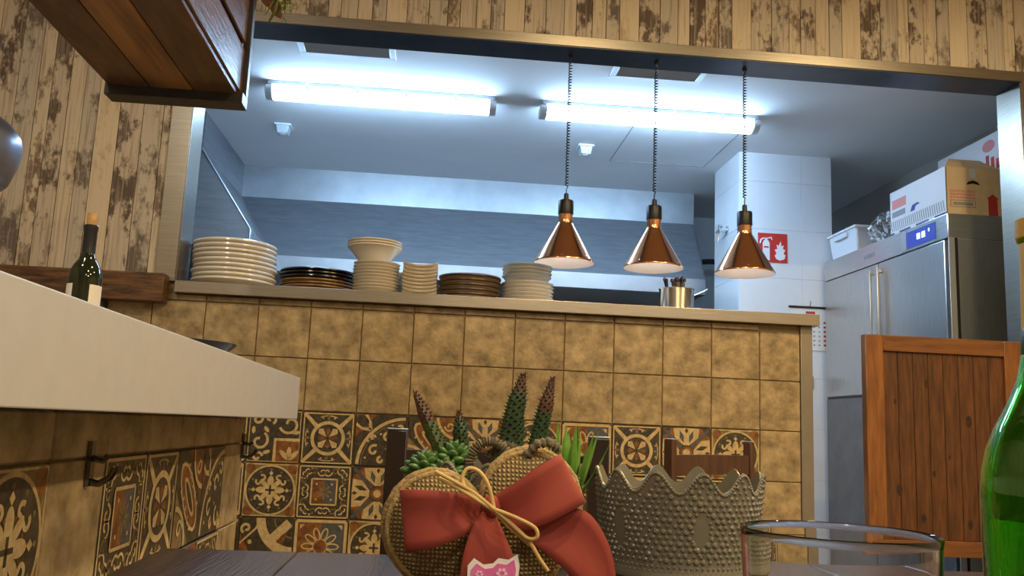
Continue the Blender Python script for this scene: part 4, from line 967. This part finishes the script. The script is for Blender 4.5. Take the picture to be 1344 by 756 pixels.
# ------------------------------------------------------------------ lace pots
def lace_pot(name, label, loc):
    t = thing(name, label, 'pot', loc, group='lace-edged metal pots')
    # slightly flared cylinder; scalloped pierced upper rim
    R0, R1, H = .060, .0780, .150
    def rad(z): return R0 + (R1 - R0) * (z / H) ** .9
    NS = 12; nu = 144
    def top_z(a):
        p = (a / (2 * PI) * NS) % 1.0
        return H - .008 + .017 * (.5 + .5 * math.cos(2 * PI * p)) ** 1.1
    mb = MB()
    zs = [0, .012, .03, .05, .064, .066, .070, .074]
    rows = []
    def ring(rf, zf):
        return [(rf(2 * PI * i / nu) * math.cos(2 * PI * i / nu), rf(2 * PI * i / nu) * math.sin(2 * PI * i / nu), zf(2 * PI * i / nu)) for i in range(nu)]
    for z in zs:
        e = .0022 if z in (.066, .070) else 0
        rows.append(ring(lambda a, z=z, e=e: rad(z) + e, lambda a, z=z: z))
    for q in (.25, .5, .75, 1.0):
        rows.append(ring(lambda a, q=q: rad(.074 + (top_z(a) - .074) * q), lambda a, q=q: .074 + (top_z(a) - .074) * q))
    for q in (1.0, .6, .3):
        rows.append(ring(lambda a, q=q: rad(.074 + (top_z(a) - .074) * q) - .0018, lambda a, q=q: .074 + (top_z(a) - .074) * q))
    for z in (.07, .03, .004): rows.append(ring(lambda a, z=z: rad(z) - .002, lambda a, z=z: z))
    vs = [p for r in rows for p in r]; fs = []
    for i in range(len(rows) - 1):
        for j in range(nu): k = (j + 1) % nu; fs.append((i * nu + j, i * nu + k, (i + 1) * nu + k, (i + 1) * nu + j))
    fs.append(tuple(range(nu - 1, -1, -1))); fs.append(tuple((len(rows) - 1) * nu + j for j in range(nu)))
    mb.add(vs, fs); part('body', mb, POTGREY, t, angle=40)
    # raised dots of the lace relief
    d = MB()
    def dot(a, z, s, sz=None):
        r = rad(z) + .0002; c, sn = math.cos(a), math.sin(a); sz = sz or s
        ctr = Vector((r * c, r * sn, z)); tx = Vector((-sn, c, 0)); nrm = Vector((c, sn, 0)); tz = Vector((0, 0, 1))
        o = [ctr + tx * (s * math.cos(q * PI / 3)) + tz * (sz * math.sin(q * PI / 3)) for q in range(6)]
        o2 = [ctr + nrm * s * .55 + tx * (s * .5 * math.cos(q * PI / 3)) + tz * (sz * .5 * math.sin(q * PI / 3)) for q in range(6)]
        d.add(o + o2, [(q, (q + 1) % 6, 6 + (q + 1) % 6, 6 + q) for q in range(6)] + [(6, 7, 8, 9, 10, 11)])
    random.seed(2)
    for r in range(15):
        z = .0830 + r * .0049
        for i in range(70):
            a = 2 * PI * (i + (r % 2) * .5) / 70 + random.uniform(-.012, .012)
            p = (a / (2 * PI) * 6) % 1.0
            if ((p - .5) / .10) ** 2 + ((z - .108) / .016) ** 2 < 1: continue
            if z < top_z(a) - .006: dot(a, z, .0025 * random.uniform(.65, 1.15))
    for i in range(90): dot(2 * PI * i / 90, .0775, .0013); dot(2 * PI * (i + .5) / 90, .0735, .0011)
    for i in range(260):
        a = 2 * PI * i / 260; dot(a, top_z(a) - .0022, .0017)
    for i in range(6):
        for q in range(14): an = q * 2 * PI / 14; dot(2 * PI * (i + .5) / 6 + .11 * math.cos(an), .108 + .019 * math.sin(an), .0017)
    o = part('lace_relief', d, POTGREY, t, angle=20); o['kind'] = 'stuff'
    return t
P1 = lace_pot('lace_pot', 'grey-beige metal pot with scalloped lace rim beside the heart ornament', (0.236, 0.83, TZ))
P2 = dup(P1, (0.070, 0.865, TZ), (0, 0, .3), 'grey-beige lace pot holding the succulents, hidden behind the heart ornament')
part('soil', MB().lathe([(0, .128), (.072, .126), (.0735, .118), (0, .118)], 32), SOIL, P2)

# ------------------------------------------------------------------ succulents (own things, in the pot behind the heart)
def spike_mesh(L, r, lean, bend, seedv, tip):
    """ridged upright shoot: stacked whorls of short pointed leaves"""
    random.seed(seedv); mb = MB(); k = int(L / .0032)
    axis = []
    for i in range(k + 1):
        t = i / k; axis.append(Vector((lean[0] * L * t + bend[0] * L * t * t, lean[1] * L * t + bend[1] * L * t * t, L * t)))
    def rr(t): return r * (0.88 + .18 * math.sin(PI * min(1, t * 1.1))) * (1 - max(0, t - .80) / .20 * .62)
    rad = [max(.0012, rr(i / k) * .84) for i in range(k + 1)]
    cut_ = max(2, min(k, int(tip * k))); mb.tube(axis[:cut_ + 1], rad[:cut_ + 1], 8)
    if cut_ < k: mb.mat(1); mb.tube(axis[cut_:], rad[cut_:], 8)
    for i in range(2, k + 1):
        t = i / k; c = axis[i]; R_ = rr(t)
        mb.mat(1 if t > tip else 0)
        for q in range(7):
            a = 2 * PI * (q + (i % 2) * .5) / 7 + random.uniform(-.1, .1); dx, dy = math.cos(a), math.sin(a)
            b0 = c + Vector((dx, dy, 0)) * R_ * .55
            tpv = c + Vector((dx * R_ * 1.12, dy * R_ * 1.12, .0040)); s = Vector((-dy, dx, 0)) * R_ * .34
            mb.add([b0 - s, b0 + s, tpv, b0 + Vector((0, 0, .0035))], [(0, 1, 2), (1, 3, 2), (3, 0, 2)])
    return mb
tops = [(-0.016, .978, 0.033, .0078, .74, 'with a reddish tip leaning toward the dark chair post'), (0.027, .962, 0.036, .0085, .95, 'short and dark, second from the dark chair post'), (0.087, 1.000, 0.066, .0108, .88, 'tallest and thickest, with a pointed dark tip'), (0.117, .998, 0.093, .0088, .74, 'with a red tip, nearest the copper-lit centre'), (0.085, .97, 0.080, .008, 2, 'short, tucked behind the tallest one')]
for i, (tx, tz, bx_, r, tip, lb) in enumerate(tops):
    L = tz - .885
    t = thing('spiky_succulent', 'green ridged upright succulent shoot, ' + lb, 'succulent', (bx_, .852 + .006 * (i % 2), .885), group='upright shoots in the pot')
    part('shoot', spike_mesh(L, r, ((tx - bx_) / L, .02), (0, 0), i + 1, tip), [LEAFD if i != 0 else LEAFO, LEAFR], t, angle=20)
# round leaved rosettes
def rosette(label, loc, n, lmesh, sc_, spread, group):
    t = thing('rosette_succulent', label, 'succulent', loc, group=group)
    for k in range(n):
        a = k * 2.39996; e = (k / n) ** .7
        o = obj('leaf', lmesh, t, (.4 * e * spread * math.cos(a), .4 * e * spread * math.sin(a), .012 * (1 - e)), (0, -math.radians(75 - 68 * e), a)); o.scale = (sc_ * (.55 + .45 * e),) * 3
    return t
fat = MB(); fat.lathe([(0, 0), (.003, .001), (.0055, .006), (.0065, .011), (.005, .016), (.0025, .0185), (0, .0195)], 10)
for i in range(len(fat.v)):
    x, y, z = fat.v[i]; fat.v[i] = (z, y, x * .6)
fatm = fat.mesh('leaf', [LEAFM], angle=80)
for i, (x, y, z) in enumerate(((-.002, .842, .905), (.016, .835, .900), (.006, .85, .890), (.024, .85, .915))):
    rosette('plump green round-leaved succulent rosette by the dark chair post, ' + ('highest outer one', 'front one', 'lowest one', 'one against the leaning shoot')[i], (x, y, z), 26, fatm, 1.0, .016, 'round rosettes in the pot')
lance = MB(); lance.grid(lambda u, v: (.075 * u, (.006 * (1 - u) ** .7 + .0003) * math.cos(PI * v), .010 * u * u + .004 * (1 - u) * -math.sin(PI * v)), 10, 6)
lancem = lance.mesh('leaf', [LEAFL], angle=80)
t = thing('aloe_succulent', 'bright green aloe with pointed leaves between heart ornament and lace pot', 'succulent', (.132, .858, .880)); random.seed(4)
for k in range(34):
    a = k * 2.4 + .3; e = k / 34
    o = obj('leaf', lancem, t, (.006 * math.cos(a), .006 * math.sin(a), 0), (0, -math.radians(86 - 46 * e), a)); o.scale = (random.uniform(.75, 1.05),) * 3

# ------------------------------------------------------------------ heart ornament
ht = thing('heart_ornament', 'woven jute heart with red ribbon bow and raffia, leaning on the succulent pot', 'ornament', (0.053, 0.745, TZ))
# local plane: x right, z up, y away; rotated a little so that the far lobe stands higher
HC = Vector((0.0, 0.0, .098)); TL = math.radians(15)
def heart2(t):
    x = 16 * math.sin(t) ** 3; y = 13 * math.cos(t) - 5 * math.cos(2 * t) - 2 * math.cos(3 * t) - math.cos(4 * t)
    return x / 32, y / 30      # about 1 wide, ~1 high
HW, HH = .163, .165
def hp(x, y): # heart coords -> local x,z
    X, Y = x * HW, y * HH
    return X * math.cos(TL) - Y * math.sin(TL), X * math.sin(TL) + Y * math.cos(TL)
mb = MB(); NT, NR = 96, 14
def heart_grid(side):
    def fn(u, v):
        hx, hy = heart2(2 * PI * u); s = v; cx0, cy0 = 0, -.02
        x, y = cx0 + (hx - cx0) * s, cy0 + (hy - cy0) * s
        X, Z = hp(x, y); bulge = .030 * math.sqrt(max(0, 1 - s ** 2.6))
        return (X, side * bulge, HC.z + Z)
    return fn
mb.grid(heart_grid(-1), NT, NR); mb.grid(heart_grid(1), NT, NR)
part('woven_heart', mb, JUTE, ht, weld=True, angle=80)
# rope-like coils around the lobes (strands of jute lying side by side)
def heart_rope(s, yoff, t0, t1, r, nm, m, amp=0.0):
    pts = []
    for i in range(90):
        t = t0 + (t1 - t0) * i / 89; hx, hy = heart2(t); X, Z = hp(hx * s, -.02 + (hy + .02) * s); pts.append((X, yoff, HC.z + Z))
    mbr = MB(); n = len(pts)
    mbr.tube(pts, [r * (1 + amp * math.sin(i * 2.6)) for i in range(n)], 8)
    return part(nm, mbr, m, ht, angle=60)
STR = pm('jute_strand', (0.50, 0.36, 0.16), (0.30, 0.20, 0.08), 160, 0.9, bump=0.4)
for s, yo in ((1.0, 0.0), (.965, -.0085), (.965, .0085)):
    heart_rope(s, yo, .10, 2 * PI - .10, .0026 if s < 1 else .0032, 'jute_strand', STR, .12)
heart_rope(.78, -.029, -1.25, 1.35, .0034, 'dark_rope', ROPE, .3) if False else None
# dark wrapped wire curls above the cleft
def curl(pts, r, nm):
    mbr = MB(); P_ = [Vector(p) for p in pts]; out = []
    for i in range(len(P_) - 1):
        for q in range(8): out.append(P_[i].lerp(P_[i + 1], q / 8))
    out.append(P_[-1]); mbr.tube(out, [r * (1 + .28 * math.sin(i * 1.9)) for i in range(len(out))], 8); return part(nm, mbr, ROPE, ht, angle=80)
def ring_pts(cx0, cz0, r, a0, a1, y, n=14): return [(cx0 + r * math.cos(math.radians(a0 + (a1 - a0) * i / n)), y, cz0 + r * 1.1 * math.sin(math.radians(a0 + (a1 - a0) * i / n))) for i in range(n + 1)]
curl(ring_pts(-.002, .160, .0165, -60, 210, .004), .0040, 'wire_curl')
curl(ring_pts(.012, .158, .0155, -40, 160, .012), .0036, 'wire_curl')
curl([(.018, .0, .128), (.020, -.006, .150), (.027, -.012, .168), (.036, -.016, .178), (.046, -.014, .180), (.054, -.010, .174)], .0038, 'wire_curl')
# ribbon bow. points: (x, y, z) local; y negative is toward the viewer
def ribbon(rows, nm='ribbon', n2=6):
    """rows: list of (edge point A, edge point B) along the ribbon"""
    rows = [(Vector(a), Vector(b)) for a, b in rows]
    def cr(P, t):
        k = len(P) - 1; x = t * k; i = min(int(x), k - 1); f = x - i
        p0, p1, p2, p3 = P[max(i - 1, 0)], P[i], P[i + 1], P[min(i + 2, k)]
        return 0.5 * ((2 * p1) + (p2 - p0) * f + (2 * p0 - 5 * p1 + 4 * p2 - p3) * f * f + (3 * p1 - p0 - 3 * p2 + p3) * f ** 3)
    A = [r[0] for r in rows]; B = [r[1] for r in rows]
    mbr = MB(); N_ = len(rows) * 6
    def fn(u, v):
        a, b = cr(A, u), cr(B, u); p = a.lerp(b, v); p.y += -.0015 * math.sin(v * PI * 2 + u * 5)
        return p
    mbr.grid(fn, N_, n2)
    o = part(nm, mbr, RED, ht, angle=70); sm = o.modifiers.new('thick', 'SOLIDIFY'); sm.thickness = .0009; sm.offset = 0
    return o
OX_, OZ_ = 0.053, TZ
def w(x, z, y): return (x - OX_, y, z - OZ_)
KY = -.036
K1, K2 = w(.049, .894, KY), w(.053, .884, KY)
# left loop: front sheet then fold and back sheet
ribbon([(K1, K2), (w(.020, .899, KY - .010), w(.033, .868, KY - .008)), (w(-.006, .900, KY - .010), w(.010, .858, KY - .012)), (w(-.019, .899, KY - .004), w(-.012, .8525, KY - .006)), (w(-.019, .899, KY + .004), w(-.010, .854, KY + .004)), (w(0.0, .896, KY + .010), w(.008, .860, KY + .010)), (w(.045, .892, KY + .006), w(.045, .884, KY + .006))], 'ribbon_loop')
# right loop, up to the far lobe
ribbon([(K1, K2), (w(.068, .908, KY - .010), w(.072, .872, KY - .010)), (w(.085, .920, KY - .014), w(.094, .879, KY - .016)), (w(.101, .930, KY - .008), w(.122, .893, KY - .010)), (w(.103, .930, KY + .002), w(.123, .893, KY + .002)), (w(.085, .918, KY + .010), w(.098, .886, KY + .010)), (w(.056, .893, KY + .006), w(.058, .884, KY + .006))], 'ribbon_loop')
# tails
ribbon([(w(.046, .888, KY - .004), w(.054, .884, KY - .004)), (w(.036, .872, KY - .012), w(.063, .866, KY - .010)), (w(.030, .850, KY - .016), w(.071, .848, KY - .012)), (w(.029, .825, KY - .016), w(.078, .825, KY - .012)), (w(.033, .795, KY - .010), w(.080, .798, KY - .008)), (w(.040, .775, KY - .006), w(.078, .779, KY - .006))], 'ribbon_tail')
ribbon([(w(.052, .886, KY - .002), w(.056, .882, KY - .002)), (w(.085, .884, KY - .004), w(.078, .866, KY - .004)), (w(.122, .889, KY - .004), w(.098, .852, KY - .006)), (w(.142, .868, KY - .006), w(.113, .840, KY - .008)), (w(.151, .838, KY - .006), w(.124, .825, KY - .008)), (w(.152, .805, KY - .004), w(.122, .795, KY - .006)), (w(.148, .785, KY - .004), w(.120, .775, KY - .006))], 'ribbon_tail')
kn = MB(); kn.lathe([(0, -.009), (.005, -.007), (.0075, 0), (.005, .007), (0, .009)], 14)
part('ribbon_knot', kn, RED, ht, loc=w(.051, .889, KY - .004), angle=80)
def spl(pts, n=8):
    P_ = [Vector(p) for p in pts]; out = []
    for i in range(len(P_) - 1):
        p0, p1, p2, p3 = P_[max(i - 1, 0)], P_[i], P_[i + 1], P_[min(i + 2, len(P_) - 1)]
        for q in range(n):
            f = q / n; out.append(.5 * ((2 * p1) + (p2 - p0) * f + (2 * p0 - 5 * p1 + 4 * p2 - p3) * f * f + (3 * p1 - p0 - 3 * p2 + p3) * f ** 3))
    out.append(P_[-1]); return out
RY = KY - .018
rf = MB()
for pts in ([w(.006, .914, RY + .008), w(.022, .907, RY), w(.037, .899, RY), w(.052, .888, RY - .002)],
            [w(.009, .909, RY + .010), w(.025, .902, RY), w(.052, .887, RY - .001)],
            [w(.052, .889, RY), w(.047, .906, RY + .002), w(.039, .916, RY + .004), w(.030, .917, RY + .004), w(.027, .908, RY + .003), w(.034, .899, RY), w(.052, .888, RY)],
            [w(.052, .888, RY - .001), w(.068, .883, RY - .006), w(.083, .876, RY - .008), w(.085, .869, RY - .008), w(.078, .868, RY - .006), w(.065, .878, RY - .004), w(.052, .888, RY - .001)],
            [w(.052, .888, RY - .001), w(.064, .879, RY - .003), w(.079, .866, RY - .004), w(.088, .853, RY - .004), w(.095, .844, RY - .003)],
            [w(.052, .887, RY), w(.066, .874, RY - .001), w(.083, .861, RY - .002)]):
    rf.tube(spl(pts), .0016, 7)
part('raffia_bow', rf, RAFFIA, ht, angle=80)
tg = MB(); sh = [(.034, .846), (.0385, .8515), (.046, .847), (.053, .848), (.057, .852), (.065, .851), (.0715, .8555), (.0735, .847), (.0725, .838), (.075, .826), (.070, .808), (.053, .796), (.037, .806), (.031, .822), (.034, .834)]
tg.prism([(x - OX_, z - OZ_) for x, z in sh], KY - .0205, KY - .0195, 'y'); tgo = part('tag', tg, PAPER, ht, label='white bordered pink tag')
cxs, czs = .0535, .826
part('tag_face', MB().prism([(cxs + (x - cxs) * .86 - OX_, czs + (z - czs) * .86 - OZ_) for x, z in sh], KY - .0213, KY - .0206, 'y'), PINK, tgo)
mb = MB()
for (ux, uz, r) in ((.043, .840, .0032), (.060, .841, .0048), (.052, .828, .004)):
    for q in range(6):
        a = q * PI / 3; px, pz = ux + r * .62 * math.cos(a) - OX_, uz + r * .62 * math.sin(a) - OZ_
        mb.prism([(px + r * .3 * math.cos(a + b * PI / 3), pz + r * .3 * math.sin(a + b * PI / 3)) for b in range(6)], KY - .0217, KY - .0213, 'y')
part('tag_flower_print', mb, PPINK if False else pm('tag_print', (0.85, 0.55, 0.68), None, rough=.6), tgo)

# ------------------------------------------------------------------ tumbler and green bottle in front
tm = thing('tumbler', 'clear straight-sided drinking glass on the table in front of the lace pot', 'glass', (0.171, 0.362, TZ))
part('glass', MB().lathe([(0, 0), (.031, 0), (.033, .002), (.0393, .150), (.0397, .1528), (.0392, .1536), (.0386, .1530), (.0382, .150), (.0322, .016), (.028, .013), (0, .012)], 72), CLEARG, tm, angle=60)
gb = thing('green_bottle', 'green glass bottle with gold neck label and black round label, at the photo edge', 'bottle', (0.3288, 0.44, TZ)); gb.scale = (1, 1, .962)
out_p = [(0, .006), (.02, .004), (.033, 0), (.037, .003), (.038, .008), (.038, .172), (.0372, .184), (.0345, .197), (.0300, .209), (.0235, .222), (.0182, .236), (.0155, .25), (.0140, .265), (.0135, .30), (.0135, .312), (.0150, .314), (.0150, .324), (.0135, .326)]
in_p = [(.0105, .325), (.0108, .30), (.0115, .265), (.0130, .25), (.0157, .236), (.021, .222), (.0275, .209), (.0320, .196), (.0347, .183), (.0355, .172), (.0355, .014), (.030, .010), (0, .010)]
part('glass', MB().lathe(out_p + in_p, 64), GREENG, gb, angle=60)
part('neck_label', MB().lathe([(.0147, .262), (.0140, .30), (.0140, .314), (.0156, .316), (.0156, .3265), (.0, .3275)], 40), GOLD, gb)
part('neck_letter', text_mesh('A', .018, FOIL), gb, loc=(0, 0, 0)) if False else None
me = text_mesh('A', .017, FOIL)
for v in me.vertices:   # wrap the letter round the neck
    a = -math.radians(118) + v.co.x / .0145; z = .283 + v.co.y; r = .0147 + v.co.z
    v.co = (r * math.cos(a), r * math.sin(a), z)
obj('neck_letter', me, gb)
part('neck_collar', MB().lathe([(.0158, .250), (.0160, .252), (.0150, .263), (.0146, .264)], 40), pm('collar_green', (0.015, 0.06, 0.02), None, rough=.3), gb)
# black round label wrapped on the body
lb = MB(); ca, cz, rz = math.radians(-96), .108, .040
pts = [(ca, cz)] + [(ca + (rz / .038) * math.cos(q * PI / 16), cz + rz * math.sin(q * PI / 16)) for q in range(32)]
lb.add([(.0384 * math.cos(a), .0384 * math.sin(a), z) for a, z in pts], [(0, 1 + q, 1 + (q + 1) % 32) for q in range(32)])
lb2 = MB(); NR_ = 6
lb2.grid(lambda u, v: (.0384 * math.cos(ca + (rz * v / .038) * math.cos(2 * PI * u)), .0384 * math.sin(ca + (rz * v / .038) * math.cos(2 * PI * u)), cz + rz * v * math.sin(2 * PI * u)), 32, NR_)
part('round_label', lb2, FOIL, gb, weld=True, angle=80)
part('drink', MB().lathe([(0, .0105), (.0300, .0105), (.0353, .0145), (.0353, .160), (0, .160)], 48), glass('drink_green', (0.55, 0.85, 0.25), 0.0, 1.33), gb, angle=60)

# ------------------------------------------------------------------ ceiling fittings that give the dining room its light
for i, (x, y) in enumerate(DOWNLIGHTS):
    t = thing('downlight', 'round recessed warm downlight in the dining ceiling', 'ceiling light', (x, y, DZ), group='dining downlights')
    part('ring', MB().lathe([(.075, -.001), (.10, -.001), (.102, -.006), (.085, -.014), (.075, -.012)], 32, closed=True), SIGNW, t)
    part('lens', MB().lathe([(0, -.004), (.075, -.004), (.075, -.001), (0, -.001)], 32), GLOW, t)
